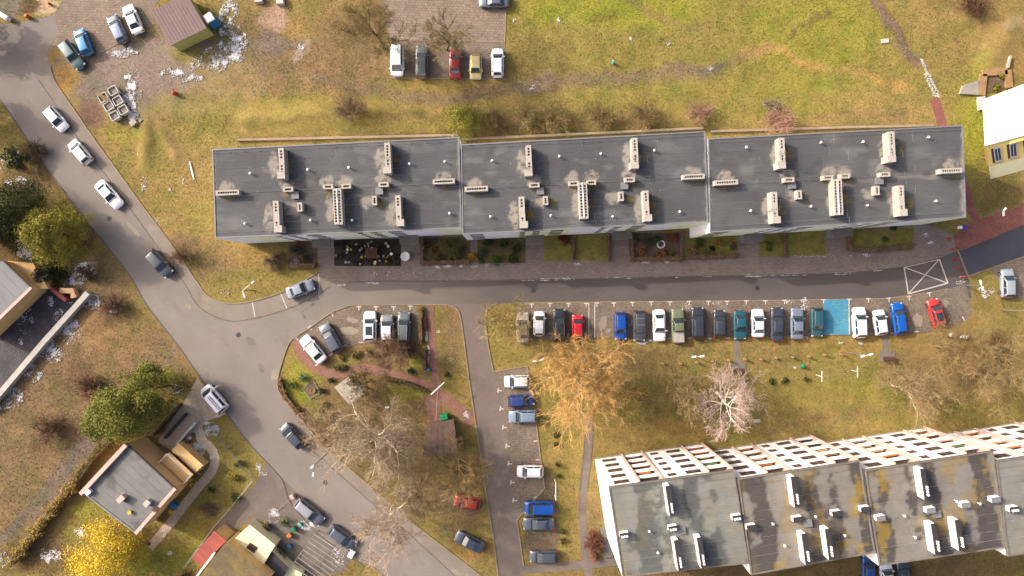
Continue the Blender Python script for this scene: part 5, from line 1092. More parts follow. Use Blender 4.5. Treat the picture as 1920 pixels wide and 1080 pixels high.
leafy_tree(100, 512, 2.6, 2.2, C(46, 50, 32), C(84, 80, 46), 'dark bush below the yellow-green evergreen', 43, 3000, .12, 24, 'shrub', .1, cat='shrub')
# bare bushes
for i, (px, py, h, R, col, lab) in enumerate((
    (655, 212, 1.8, 2.6, C(150, 126, 100), 'bare brown bush on the bank behind the westernmost section'), (985, 222, 2.4, 2.4, C(160, 142, 96), 'bare bush behind the middle section, first right of the olive shrub'), (1040, 222, 2.4, 2.4, C(164, 146, 98), 'bare bush behind the middle section, second right of the olive shrub'),
    (1118, 222, 2.6, 2.6, C(160, 138, 94), 'bare bush behind the middle section, third right of the olive shrub'), (1206, 220, 2.4, 2.2, C(158, 134, 92), 'bare bush behind the middle section, fourth right of the olive shrub'), (1306, 215, 2.0, 1.5, C(196, 154, 132), 'small pink bare bush behind the stepped roof joint'),
    (1450, 232, 2.6, 2.1, C(204, 160, 136), 'pink bare bush behind the easternmost section'), (930, 228, 2.0, 2.0, C(140, 116, 80), 'brown bare bush touching the round olive shrub'), (1815, 12, 2.2, 2.0, C(140, 104, 82), 'dark reddish bush at the upper right corner'),
    (175, 722, 2.0, 1.9, C(140, 100, 84), 'dark reddish bush on the dry field left of the evergreens'), (100, 800, 1.8, 2.2, C(128, 98, 80), 'brown bush low on the dry field'), (215, 570, 1.8, 1.8, C(140, 110, 92), 'brown bush at the top of the dry field'), (165, 510, 1.6, 1.6, C(120, 100, 84), 'bare bush in the snow by the left house'),
    (345, 480, 1.4, 1.8, C(150, 120, 92), 'low brown bush on the verge left of the long block'), (515, 490, 1.2, 1.5, C(146, 120, 100), 'low bare bush beside the first garden bed'), (1110, 1020, 1.3, 1.0, C(160, 108, 90), 'rusty red bush beside the stairs of the white block'), (1112, 1005, 1.2, 1.0, C(160, 106, 90), 'rusty red bush above its twin beside the stairs'),
    (765, 655, 1.4, 1.3, C(128, 100, 82), 'brown bush at the corner of the island parking'), (1855, 640, 1.6, 1.8, C(160, 130, 90), 'low bush right of the fallen white objects'), (70, 285, 1.5, 1.6, C(120, 104, 80), 'bare bush on the verge at the left edge'), (1445, 200, 1.2, 1.0, C(186, 170, 140), 'thin pale sapling behind the easternmost section'))):
    bare_shrub(px, py, h, R, col, lab, 60 + i, 14, (3, 3))
# hedges
OC1, OC2 = C(140, 122, 52), C(210, 176, 78)
hedge([(32, 1048), (60, 1012), (90, 972), (122, 930), (150, 900)], 1.5, 1.6, OC1, OC2, 'long clipped ochre hedge along the grey track', 90, 420, .1)
hedge([(150, 896), (178, 858), (212, 822)], 1.2, 1.4, C(96, 92, 40), C(150, 134, 56), 'greener hedge continuing the ochre one towards the house', 91, 380, .1)
hedge([(526, 712), (534, 738), (556, 768), (580, 792)], .9, .8, C(120, 92, 56), C(172, 138, 84), 'brown hedge along the west curve of the island', 92, 260)
hedge([(797, 655), (797, 690)], .7, .8, C(96, 70, 52), C(140, 104, 78), 'dark brown hedge beside the red path, lower piece', 93, 240); hedge([(790, 578), (790, 640)], .7, .8, C(120, 92, 64), C(160, 124, 88), 'brown hedge beside the island parking, upper piece', 94, 240)
hedge([(722, 708), (760, 716), (800, 732)], .6, .6, C(70, 70, 36), C(130, 118, 60), 'low green hedge below the red brick path', 95, 260); hedge([(1110, 995), (1114, 1045)], .9, 1.0, C(150, 88, 70), C(186, 118, 92), 'rust-red hedge beside the stairs of the white block', 96, 320)

# ------------------------------------------------------------------ garden beds in front of the long block
def bed(x0, y0, x1, y1, mat, slope=.022):
    dy = (x1 - x0) * slope; return sheet('garden_bed', [(x0, y0), (x1, y0 - dy), (x1, y1), (x0, y1)], M[mat], .03, jitter=.5)
for r_ in ((541, 456, 595, 500, 'soil'), (627, 450, 752, 499, 'darksoil'), (790, 445, 882, 494, 'bedgrass'), (895, 442, 985, 493, 'bedgrass'), (1020, 440, 1072, 490, 'lawn'), (1078, 440, 1143, 489, 'lawn'), (1180, 438, 1280, 489, 'soil'), (1285, 444, 1383, 483, 'lawn'), (1424, 436, 1468, 481, 'lawn'), (1474, 434, 1547, 479, 'lawn'), (1585, 430, 1712, 470, 'lawn')): bed(*r_)
HB1, HB2 = C(136, 106, 78), C(190, 152, 114)
for pts, lab in (([(792, 447), (792, 493), (880, 491)], 'low brown hedge around the third garden bed'), ([(1184, 440), (1184, 486), (1276, 485), (1276, 438)], 'thick brown hedge framing the bed with the white ring'), ([(1287, 482), (1345, 481), (1382, 478)], 'low dark hedge below the grassy bed right of the white ring'), ([(1588, 432), (1589, 468), (1640, 470), (1708, 460)], 'brown hedge around the easternmost bed'),
                 ([(1074, 444), (1074, 488)], 'thin hedge between the two square lawns'), ([(1141, 444), (1141, 487)], 'thin hedge right of the two square lawns'), ([(1470, 440), (1470, 482)], 'thin brown hedge between the two eastern lawns'), ([(545, 498), (592, 498)], 'low planting at the foot of the first garden bed')): hedge(pts, .95 if 'thin' not in lab else .45, .7, HB1, HB2, lab, hash(lab) % 1000 if False else len(lab) * 7, 260, .07, 'garden hedges')
GL = [(800, 460, .9, C(84, 66, 46), C(140, 104, 70), 'russet shrub at the left end of the third bed'), (852, 484, .9, C(96, 104, 46), C(140, 140, 66), 'low green shrub at the front of the third bed'), (826, 486, .8, C(84, 76, 46), C(134, 116, 66), 'dry olive shrub at the front of the third bed'), (960, 486, .8, C(60, 84, 40), C(110, 122, 56), 'low green shrub at the front right of the fourth bed'), (900, 490, .6, C(70, 90, 44), C(120, 130, 60), 'small shrub at the front left of the fourth bed'), (1230, 448, .8, C(70, 80, 44), C(120, 116, 62), 'olive shrub above the white ring'), (1190, 452, .7, C(84, 92, 44), C(130, 130, 62), 'small green shrub at the left hedge of the ring bed'), (1325, 474, .8, C(96, 110, 44), C(150, 150, 62), 'bright low shrub in front of the bed right of the white ring'), (815, 470, 1.0, C(120, 96, 60), C(160, 120, 70), 'brown shrub in the left half of the third bed'), (840, 455, 1.2, C(70, 84, 36), C(130, 124, 56), 'green shrub at the wall in the third bed'), (862, 470, 1.3, C(96, 92, 44), C(140, 124, 62), 'olive shrub in the right half of the third bed'), (888, 482, .8, C(206, 140, 40), C(240, 180, 70), 'orange-leaved shrub between the third and fourth beds'),
      (905, 475, .9, C(60, 92, 66), C(110, 138, 100), 'blue-green shrub in the fourth bed'), (932, 487, 1.0, C(60, 110, 30), C(96, 142, 40), 'low clipped bright green shrub in the fourth bed'), (945, 458, 1.2, C(44, 64, 34), C(84, 100, 50), 'dark green shrub at the wall in the fourth bed'), (970, 465, 1.0, C(60, 74, 36), C(110, 112, 54), 'green shrub at the right end of the fourth bed'), (915, 455, 1.0, C(50, 66, 36), C(90, 100, 52), 'dark shrub in the middle of the fourth bed'),
      (1057, 448, 1.1, C(96, 34, 30), C(136, 56, 46), 'dark red shrub at the top of the left square lawn'), (1202, 472, 1.1, C(150, 96, 62), C(196, 136, 92), 'copper shrub left of the white ring'), (1237, 477, 1.0, C(150, 96, 62), C(196, 136, 92), 'copper shrub below the white ring'), (1258, 447, 1.1, C(140, 92, 60), C(190, 130, 90), 'copper shrub upper right of the white ring'), (1215, 450, 1.1, C(60, 84, 40), C(104, 120, 56), 'green shrub upper left of the white ring'), (1255, 475, .6, C(100, 100, 50), C(140, 136, 70), 'small olive shrub lower right of the white ring'),
      (1297, 468, .9, C(150, 118, 88), C(186, 150, 112), 'round beige shrub in the bed right of the white ring'), (1310, 455, .9, C(84, 104, 44), C(128, 136, 56), 'green shrub above the round beige one'), (1345, 455, .8, C(170, 124, 60), C(206, 160, 84), 'ochre shrub in the bed right of the white ring'), (1335, 466, .5, C(40, 48, 34), C(70, 76, 50), 'small dark shrub in the bed right of the white ring'), (1372, 460, .8, C(110, 104, 66), C(150, 134, 88), 'olive shrub at the right end of that bed'),
      (1440, 462, .8, C(70, 100, 36), C(120, 134, 50), 'green shrub in the narrow eastern lawn'), (1675, 428, .6, C(40, 80, 44), C(80, 110, 60), 'small green shrub by the wall of the easternmost bed'), (1657, 450, .5, C(70, 104, 50), C(110, 130, 60), 'tiny green shrub inside the easternmost bed'), (560, 466, 1.2, C(50, 58, 44), C(120, 128, 116), 'grey-green shrub in the first bed'), (575, 482, 1.0, C(60, 66, 40), C(120, 116, 70), 'green shrub low in the first bed'), (556, 494, .8, C(190, 180, 150), C(236, 226, 206), 'whitish flowering shrub at the foot of the first bed'), (563, 455, 1.0, C(150, 96, 50), C(180, 124, 60), 'rusty shrub against the wall of the first bed')]
for i, (px, py, R, c1, c2, lab) in enumerate(GL): shrub(px, py, R * .9, R, c1, c2, lab, 300 + i, 500, .1, group='garden shrubs')
for i, (px, py, R, c1, c2, lab) in enumerate(((548, 720, .9, C(70, 96, 40), C(120, 130, 56), 'green shrub on the west lawn of the island'), (571, 706, .9, C(74, 110, 84), C(120, 150, 120), 'blue-green shrub near the pavilion'), (622, 713, .6, C(60, 70, 36), C(110, 108, 56), 'small shrub below the brick path bend'), (605, 731, .6, C(50, 60, 30), C(92, 96, 48), 'small dark shrub left of the pavilion'), (637, 795, 1.3, C(90, 120, 46), C(150, 156, 66), 'spiky light green shrub among bare trees'), (630, 687, .8, C(96, 104, 44), C(160, 150, 70), 'yellow-green shrub above the brick path'), (644, 690, .7, C(60, 74, 36), C(116, 116, 58), 'dark green shrub above the brick path'),
    (668, 666, .8, C(96, 88, 46), C(190, 160, 90), 'ochre shrub below the slate estate car'), (770, 695, .7, C(56, 80, 44), C(100, 112, 56), 'green shrub near the small blue sign'), (838, 702, .5, C(70, 80, 40), C(120, 116, 56), 'small shrub on the grass right of the red path'), (610, 760, .7, C(170, 140, 96), C(206, 180, 130), 'pale dry grass tuft on the island lawn'), (627, 775, .7, C(150, 120, 84), C(196, 160, 116), 'tan shrub on the island lawn'), (620, 786, .7, C(120, 90, 62), C(170, 130, 90), 'brown shrub on the island lawn'), (600, 772, .6, C(160, 136, 90), C(200, 176, 120), 'pale tuft left of the tan shrub'), (965, 610, 1.0, C(90, 100, 44), C(140, 136, 66), 'green ivy clump on the small grass island'),
    (640, 672, .5, C(170, 140, 86), C(206, 176, 120), 'pale shrub beside the parked slate estate'), (690, 660, .5, C(150, 124, 80), C(200, 170, 120), 'pale shrub at the island parking kerb'), (676, 662, .4, C(70, 84, 40), C(130, 126, 60), 'little green shrub at the island parking kerb'),
    (448, 868, .9, C(60, 84, 44), C(120, 130, 66), 'dark green shrub in the garden right of the curved path'), (440, 895, .8, C(150, 140, 50), C(190, 174, 70), 'yellow-green shrub in the garden right of the curved path'), (395, 918, .8, C(70, 92, 40), C(120, 126, 56), 'round green shrub beside the curved path'), (445, 932, .9, C(66, 92, 50), C(130, 138, 74), 'green shrub near the cobbled yard fence'), (535, 975, 1.1, C(70, 100, 50), C(140, 146, 76), 'bright green plant by the cobbled yard'), (528, 1035, 1.2, C(60, 66, 34), C(104, 98, 50), 'dark bush between annex and pergola'), (350, 1078, .9, C(50, 66, 34), C(92, 96, 48), 'dark green shrub left of the red lean-to'), (505, 985, .9, C(96, 72, 52), C(140, 104, 70), 'brown bed plant in the fenced yard'),
    (1042, 815, .5, C(70, 76, 40), C(120, 112, 56), 'first small shrub in the column beside the footpath'), (1043, 833, .5, C(70, 76, 40), C(120, 112, 56), 'second small shrub in the column beside the footpath'), (1044, 870, .5, C(70, 76, 40), C(120, 112, 56), 'third small shrub in the column beside the footpath'), (1047, 892, .5, C(70, 76, 40), C(120, 112, 56), 'fourth small shrub in the column beside the footpath'), (1054, 995, .6, C(76, 80, 40), C(130, 120, 56), 'fifth small shrub in the column beside the footpath'), (1055, 1012, .6, C(76, 80, 40), C(130, 120, 56), 'sixth small shrub in the column beside the footpath'),
    (1445, 714, .6, C(70, 76, 36), C(120, 112, 54), 'first dwarf shrub on the lawn right of the birch'), (1470, 713, .6, C(70, 76, 36), C(120, 112, 54), 'second dwarf shrub on the lawn right of the birch'), (1510, 711, .6, C(70, 76, 36), C(120, 112, 54), 'third dwarf shrub on the lawn right of the birch'), (1395, 714, .6, C(70, 76, 36), C(120, 112, 54), 'dwarf shrub close to the birch and bench'))):
    shrub(px, py, R * .9, R, c1, c2, lab, 400 + i, 320, .1, group='small shrubs')
# crowded dark bed: pots, plants and ornaments
r = random.Random(12); pots = []
POTC = ['white', 'slab', 'slab', 'darkmetal', 'brown', 'sheet', 'wood', 'greyaw', 'yellowpl', 'brownroof', 'wood']
for i in range(70):
    px, py = r.uniform(631, 748), r.uniform(453, 495); x, y, _ = G(px, py); s = r.uniform(.6, 1.2); b = MB(); b.lathe((0, 0, .03), [(.11 * s, 0), (.17 * s, .26 * s), (.19 * s, .3 * s), (.15 * s, .27 * s)], 8)
    o = b.build('garden_pot', M[r.choice(POTC)], loc=(x, y, 0)); tag(o, 'one of the small pots and ornaments crowding the dark bed', 'pot', 'pots crowding the dark bed')
for i in range(60):
    px, py = r.uniform(630, 749), r.uniform(452, 496); dk = r.random(); o = shrub(px, py, .5, .42, C(36, 44, 30), C(80 + 40 * dk, 92 + 20 * dk, 56), 'one of the small dark plants crowding the pot-filled bed', 500 + i, 60, .09, 'garden_plant', 'plants in the pot-filled bed')
tb = empty('garden_table', G(698, 475)); tag(tb, 'brown wooden table in the middle of the pot-filled bed', 'table')
for i in range(6): b = MB(); b.box((-.7 + .28 * i, 0, .62), (.25, 1.5, .05)); b.build('plank', M['brown'], tb, local=True)
for i in (-1, 1):
    for j in (-1, 1): b = MB(); b.box((.65 * i, .6 * j, .3), (.08, .08, .6)); b.build('leg', M['brown'], tb, local=True)

# ------------------------------------------------------------------ street furniture and small things
def lamp(px, py, h, heads, label, mat='whitemetal'):
    """base pixel; heads: pixels of the lamp heads seen at height h"""
    x, y, _ = G(px, py); e = empty('street_lamp', (x, y, 0)); tag(e, label, 'street lamp', 'street lamps')
    b = MB(); b.tube((0, 0, 0), (0, 0, h), .075, .045, 8); b.build('pole', M['sheet' if mat == 'whitemetal' else mat], e, local=True)
    for hp in heads:
        X, Y, Z_ = G(hp[0], hp[1], h); v = Vector((X - x, Y - y, 0)); b = MB(); b.tube((0, 0, h - .05), (v.x * .6, v.y * .6, h + .1), .045, .035, 6); a = b.build('arm', M[mat], e, local=True)
        b = MB(); b.box((0, 0, h + .1), (.62, .27, .13), taper=.7); b.build('lamp_head', M['whitemetal'], e, local=True, loc=(v.x * .85, v.y * .85, 0), rz=math.atan2(v.y, v.x))
    return e
lamp(478, 545, 4.5, [(459, 557), (478, 526)], 'twin-headed white lamp on the verge at the west end of the long block'); lamp(1008, 671, 4.2, [(1002, 677), (1019, 673)], 'twin-headed lamp at the top of the side parking'); lamp(1293, 663, 4.4, [(1300, 669), (1318, 668)], 'twin-headed lamp left of the pink birch')
lamp(1592, 661, 4.4, [(1617, 668), (1635, 664)], 'twin-headed lamp below the white off-roader'); lamp(617, 847, 7, [(585, 876), (587, 893)], 'road lamp with two heads over the curve by the island', 'concdark'); lamp(1808, 535, 3.6, [(1838, 528), (1842, 542)], 'short twin lamp left of the silver car at the right edge')
lamp(1878, 581, 5, [(1925, 583)], 'lamp pole leaning out past the right edge'); lamp(1843, 402, 4, [(1884, 392), (1881, 402)], 'lamp beside the red path at the right edge')
def bench(px, py, ang, label):
    e = empty('park_bench', G(px, py), math.radians(ang)); tag(e, label, 'bench', 'benches')
    for i in range(3): b = MB(); b.box((0, -.2 + .17 * i, .45), (1.8, .14, .05)); b.build('seat_slat', M['brown'], e, local=True)
    for i in range(2): b = MB(); b.box((0, .28 + .05 * i, .62 + .18 * i), (1.8, .05, .13)); b.build('back_slat', M['brown'], e, local=True)
    for s in (-1, 1): b = MB(); b.box((.7 * s, 0, .22), (.1, .55, .44)); b.build('leg', M['concdark'], e, local=True)
bench(1384, 694, 180, 'dark bench above the pink birch'); bench(1664, 672, 180, 'dark bench beside the twin-headed lamp on the right lawn'); bench(796, 606, 95, 'bench between the brown hedge and the red path')
for px, py in ((1384, 690), (1664, 668)): b = MB(); x, y, _ = G(px, py); b.box((x, y, .02), (2.2, 1.6, .06)); kind(b.build('bench_slab', M['concdark']), 'structure')
for i, (px, py) in enumerate(((1242, 681), (1275, 681), (1305, 679), (1335, 677), (1365, 675), (1395, 673), (1425, 673), (1453, 671), (1484, 669), (1514, 668), (1544, 665), (1575, 664))):
    x, y, _ = G(px, py); b = MB(); b.lathe((0, 0, 0), [(.17, 0), (.16, .8), (.13, .86)], 9); o = b.build('wooden_stump', M['woodbrown'], loc=(x, y, 0)); tag(o, 'one of the evenly spaced wooden stumps lining the lawn', 'post', 'row of wooden stumps')
def clothes_frame(p, q, lines, label):
    e = empty('clothes_line', G((p[0] + q[0]) / 2, (p[1] + q[1]) / 2)); tag(e, label, 'clothes line'); bars = []
    for (cx, cy) in (p, q):
        x, y, _ = G(cx, cy, 1.9); b = MB(); b.tube((x, y, 0), (x, y, 1.9), .045); b.build('post', M['whitemetal'], e); b = MB(); b.tube((x, y - .75, 1.9), (x, y + .75, 1.9), .05); b.build('crossbar', M['whitemetal'], e); bars.append((x, y))
    for i in range(lines): o = -.65 + 1.3 * i / (lines - 1); b = MB(); b.tube((bars[0][0], bars[0][1] + o, 1.92), (bars[1][0], bars[1][1] + o, 1.92), .013, n=3); b.build('wire', M['greyaw'], e)
clothes_frame((1541, 706), (1608, 697), 5, 'white clothes-drying frame with wires on the lower lawn'); 
x, y, _ = G(1042, 922, 1.8); e = empty('carpet_frame', (x, y, 0)); tag(e, 'white bar frame standing beside the lower footpath', 'frame'); b = MB(); b.tube((0, -1.2, 1.8), (0, 1.3, 1.8), .06); b.build('bar', M['whitemetal'], e, local=True)
for s in (-1.1, 1.2): b = MB(); b.tube((0, s, 0), (0, s, 1.8), .05); b.build('post', M['whitemetal'], e, local=True)
# diagonal white bar and thin pole by the green bin
e = empty('white_mast', G(820, 735)); tag(e, 'white diagonal bar on a thin pole above the green bin', 'mast'); a, c = Vector(G(808, 740, 3)), Vector(G(833, 717, 3)); b = MB(); b.tube(a, c, .07); b.build('bar', M['whitemetal'], e)
m_ = (a + c) / 2; b = MB(); b.tube((m_.x, m_.y, 0), (m_.x, m_.y, 3), .05); b.build('pole', M['whitemetal'], e); b = MB(); b.tube((m_.x, m_.y, 2.95), G(817, 790, 2.5), .028); b.build('stay', M['greyaw'], e)
# concrete planters on the gravel
def planter(px, py, ang, label, wood=False):
    e = empty('concrete_planter', G(px, py, .7), math.radians(ang)); e.location.z = 0; tag(e, label, 'planter', 'concrete planters on the gravel')
    def rs(hx, hy, rc): return [(sx_ * (hx - rc) + rc * math.cos(t), sy_ * (hy - rc) + rc * math.sin(t)) for (sx_, sy_, t0) in ((1, 1, 0), (-1, 1, 90), (-1, -1, 180), (1, -1, 270)) for t in (math.radians(t0 + q) for q in (0, 30, 60, 90))]
    b = MB(); loops = [(rs(.60, .56, .2), 0), (rs(.68, .63, .2), .78), (rs(.66, .61, .2), .82), (rs(.56, .51, .14), .82), (rs(.53, .48, .13), .55)]; n_ = 16
    for lp, zz in loops: b.v += [(p_[0], p_[1], zz) for p_ in lp]
    for k_ in range(4):
        for i in range(n_): j = (i + 1) % n_; b.f.append((k_ * n_ + i, k_ * n_ + j, (k_ + 1) * n_ + j, (k_ + 1) * n_ + i)); b.m.append(0)
    b.f.append(tuple(4 * n_ + i for i in range(n_))); b.m.append(1); b.build('tub', [M['slab'], M['mulch']], e, local=True)
    for i in range(5): b = MB(); b.box((-.44 + .22 * i, 0, .55), (.05, .92, .03)); b.box((0, -.38 + .19 * i, .583), (1.0, .05, .028)); b.build('grating_bar', M['slab'], e, local=True)
    if wood:
        for i in range(3): b = MB(); b.box((-.2 + .25 * i, .1 - .1 * i, .86 + .06 * i), (.12, 2.0, .05), .3 + .1 * i); b.build('plank', M['woodbrown'], e, local=True)
for p in ((212, 170, 30, 'concrete planter, top of the right column on the gravel'), (221, 189, 30, 'concrete planter, middle of the right column on the gravel'), (231, 206, 30, 'concrete planter, bottom of the right column on the gravel'), (194, 183, 30, 'concrete planter with planks leaning on it'), (204, 199, 30, 'concrete planter, middle of the left column on the gravel'), (215, 217, 30, 'concrete planter, bottom of the left column on the gravel')): planter(*p, wood='planks' in p[3])
for px, py, d_, ang, mt, nm, lab, cat in ((252, 231, (1.0, .8, .5), 40, 'wood', 'timber_pile', 'grey timber block right below the planters', 'timber'), (265, 227, (.5, .3, .3), 40, 'conc', 'concrete_block', 'small concrete piece beside the timber block', 'block'), (487, 2, (1.1, .8, .7), 5, 'slab', 'concrete_block', 'pale concrete block at the top edge, left of two', 'block'), (527, 4, (1.1, 1.0, .7), 5, 'slab', 'concrete_block', 'pale concrete block at the top edge, right of two', 'block'),
        (1659, 77, (1.15, .6, .12), 8, 'slab', 'manhole_slab', 'pale slab with a dark hole on the upper lawn', 'manhole'), (1893, 48, (1.1, .7, .12), 20, 'slab', 'manhole_slab', 'pale slab near the upper right corner', 'manhole'), (1419, 789, (1.0, .5, .12), 8, 'slab', 'manhole_slab', 'white slab on the lawn below the birch', 'manhole'),
        (1889, 118, (.25, 1.9, .5), -12, 'wood', 'plank', 'upright board by the ivy-filled pit at the right', 'board'), (1137, 1016, (1.3, 4.6, .3), 8, 'concdark', 'stair_landing', 'grey stepped landing beside the rust-red hedge', 'stairs'), (360, 320, (.18, 2.7, .14), 14, 'whitemetal', 'white_pipe', 'thin white pipe lying on the verge left of the long block', 'pipe')):
    x, y, _ = G(px, py); b = MB(); b.box((0, 0, d_[2] / 2), d_, taper=.94); tag(b.build(nm, M[mt], loc=(x, y, 0), rz=math.radians(ang)), lab, cat)
# big broken slab, ivy pit, stepping slabs
b = MB(); b.prism([G2(p) for p in ((1797, 177), (1802, 162), (1813, 157), (1822, 156), (1832, 151), (1832, 179))], 0, .35); tag(b.build('broken_slab', M['conc']), 'large broken concrete slab by the white-roofed building', 'slab')
M['drybank'] = pm('dry_bank', C(178, 144, 100), .95, .2, 1, .3, 6, bump=.8, bscale=8); e = empty('walled_pit', G(1868, 155)); tag(e, 'earth-edged sunken bed beside the white-roofed building', 'planting bed')
for pts in ([(1838, 180), (1842, 140)], [(1840, 138), (1886, 134)], [(1887, 132), (1890, 165)]): strip('earth_bank', pts, 1.0, .35, M['drybank'], 0, e)
b = MB(); b.prism([G2(p) for p in ((1848, 140), (1884, 138), (1884, 166), (1848, 176))], 0, .05); b.build('pit_floor', M['soil'], e); shrub(1866, 165, .5, .7, C(90, 96, 40), C(160, 150, 60), 'yellow-green shrub in the earth-edged pit', 601); shrub(1876, 144, .5, .5, C(90, 96, 40), C(160, 150, 60), 'smaller shrub at the top of the earth-edged pit', 602)
fp = kind(empty('footpath', G(1740, 145)), 'structure'); rs = random.Random(5)
for i in range(20):
    t = i / 19; cx, cy = 1728 + 27 * t + 8 * t * math.sin(t * 9) * .2, 112 + 68 * t
    for s in ((-1, 1) if i > 7 else (0,)): x, y, _ = G(cx + s * 3.4, cy + rs.uniform(-1, 1)); b = MB(); b.box((x, y, .03), (rs.uniform(.36, .5), rs.uniform(.2, .27), .06), rs.uniform(-.25, -.05) - .3); b.build('paving_slab', M['slab'], fp)
# bollards, cones, barrels and other spots of colour
def bollard(px, py, h, r_, mat, name, lab, cat, grp=None):
    x, y, _ = G(px, py); b = MB(); b.lathe((0, 0, 0), [(r_, 0), (r_, h * .85), (r_ * .7, h), (r_ * .2, h * 1.03)], 10); tag(b.build(name, M[mat], loc=(x, y, 0), smooth=True), lab, cat, grp)
for px, py, lab in ((1776, 448, 'red bollard, topmost of five at the east end of the street'), (1782, 467, 'red bollard, second from the top of five'), (1788, 486, 'red bollard, middle of five at the east end'), (1795, 502, 'red bollard, fourth from the top of five'), (1802, 519, 'red bollard, lowest of five at the asphalt pad')): bollard(px, py, .9, .13, 'redpl', 'bollard', lab, 'bollard', 'red bollards')
bollard(329, 176, .8, .3, 'redpl', 'barrel', 'orange-red barrel on the grass by the gravel lot', 'barrel'); bollard(1149, 119, 1.0, .2, 'tealpl', 'hydrant', 'small turquoise post on the upper lawn', 'post'); bollard(1503, 686, .8, .28, 'greenpl', 'barrel', 'green barrel on the lower lawn', 'barrel'); bollard(96, 9, .7, .2, 'orangepl', 'traffic_cone', 'orange traffic cone at the upper left dig', 'cone'); bollard(55, 33, .8, .3, 'orangepl', 'traffic_cone', 'larger orange cone beside the upper left road', 'cone')
for px, py, d_, ang, mt, nm, lab, cat in ((834, 780, (1.05, .75, 1.1), 12, 'greenpl', 'waste_bin', 'green wheeled bin beside the brown shelter', 'bin'), (1802, 427, (.5, .5, .9), 0, 'purplepl', 'waste_bin', 'small purple bin at the east corner of the long block', 'bin'), (1797, 427, (.35, .4, .7), 0, 'white', 'utility_box', 'small white box beside the purple bin', 'box'), (330, 945, (.7, .9, 1.0), 50, 'bluepl', 'waste_bin', 'blue bin against the yellow house wall', 'bin'), (325, 956, (.5, .5, .9), 50, 'yellowpl', 'waste_bin', 'yellow bin next to the blue bin', 'bin'), (360, 907, (.5, .3, .5), 50, 'yellowpl', 'planter_box', 'small yellow box at the terrace corner', 'box'),
        (553, 990, (.6, .5, .9), 40, 'greenpl', 'waste_bin', 'green bin in the yard by the pergola', 'bin'), (545, 1002, (.6, .5, .7), 40, 'tarp', 'storage_box', 'orange box in the yard by the pergola', 'box'), (545, 1022, (.5, .4, .6), 40, 'bluepl', 'storage_box', 'blue box in the yard by the pergola', 'box'), (565, 982, (.4, .4, .6), 40, 'tealpl', 'storage_box', 'turquoise box at the yard gate', 'box'), (660, 1037, (1.0, .7, .5), 60, 'white', 'covered_pile', 'white covered pile at the roadside below the slate hatchback', 'pile'), (804, 692, (.35, .35, .9), 0, 'bluepl', 'blue_sign', 'small round blue sign post beside the red path', 'sign'), (551, 929, (.5, .6, .9), 30, 'pink', 'utility_box', 'small pinkish box at the roadside above the grey estate', 'box'), (727, 763, (.55, .2, .4), 0, 'white', 'white_board', 'small white board among the bare trees', 'board'), (12, 33, (1.6, .6, .9), -30, 'white', 'road_barrier', 'white and red barrier at the upper left edge', 'barrier')):
    x, y, _ = G(px, py); b = MB(); b.box((0, 0, d_[2] * .45), (d_[0], d_[1], d_[2] * .9), taper=1.08); b.box((0, 0, d_[2] * .95), (d_[0] * 1.12, d_[1] * 1.12, d_[2] * .1), taper=.8); tag(b.build(nm, M[mt], loc=(x, y, .03), rz=math.radians(ang)), lab, cat)
b = MB(); x, y, _ = G(761, 481); b.lathe((x, y, .03), [(.2, 0), (.2, .3), (.62, .55), (.68, .6), (.6, .57), (.18, .42)], 20); tag(b.build('stone_bowl', M['whitemetal'], smooth=True), 'white round bowl on the paved walk beside the pot-filled bed', 'bowl')
b = MB(); x, y, _ = G(1239, 458); n = 24
for i in range(n): a0, a1 = 6.2832 * i / n, 6.2832 * (i + 1) / n; b.tube((x + .52 * math.cos(a0), y + .52 * math.sin(a0), .12), (x + .52 * math.cos(a1), y + .52 * math.sin(a1), .12), .11, n=6, cap=False)
tag(b.build('white_ring', M['whitemetal'], smooth=True), 'white ring planter in the brown hedged bed', 'ring planter')
for px, py, lab in ((1787, 628, 'white toppled object with branches near the lone red car, left piece'), (1808, 632, 'white toppled object with branches near the lone red car, right piece')): b = MB(); x, y, _ = G(px, py); b.lathe((0, 0, 0), [(.5, 0), (.62, .2), (.4, .45), (.1, .5)], 9); o = b.build('covered_pile', M['snow'], loc=(x, y, 0), smooth=True); o.scale = (1.2, .6, .7); tag(o, lab, 'pile')
e = empty('flower_bed', G(585, 730)); tag(e, 'square brown flower bed with pale edging on the island lawn', 'flower bed'); q = [(587, 711), (601, 737), (581, 747), (568, 730)]
b = MB(); b.prism([G2(p) for p in q], 0, .06); b.build('bed_soil', M['mulch'], e)
for i in range(4): strip('edging', [q[i], q[(i + 1) % 4]], .12, .1, M['kerb'], 0, e)
b = MB(); b.lathe((0, 0, .05), [(.3, 0), (.36, .2), (.3, .22), (.26, .1)], 12); x, y, _ = G(588, 732); b.build('ring', M['woodbrown'], e, loc=(x, y, 0))
b = MB(); x, y, _ = G(278, 1019); b.lathe((x, y, .02), [(.36, 0), (.36, .03)], 16); tag(b.build('manhole_cover', M['darkmetal']), 'round dark cover at the end of the beige garden path', 'manhole')
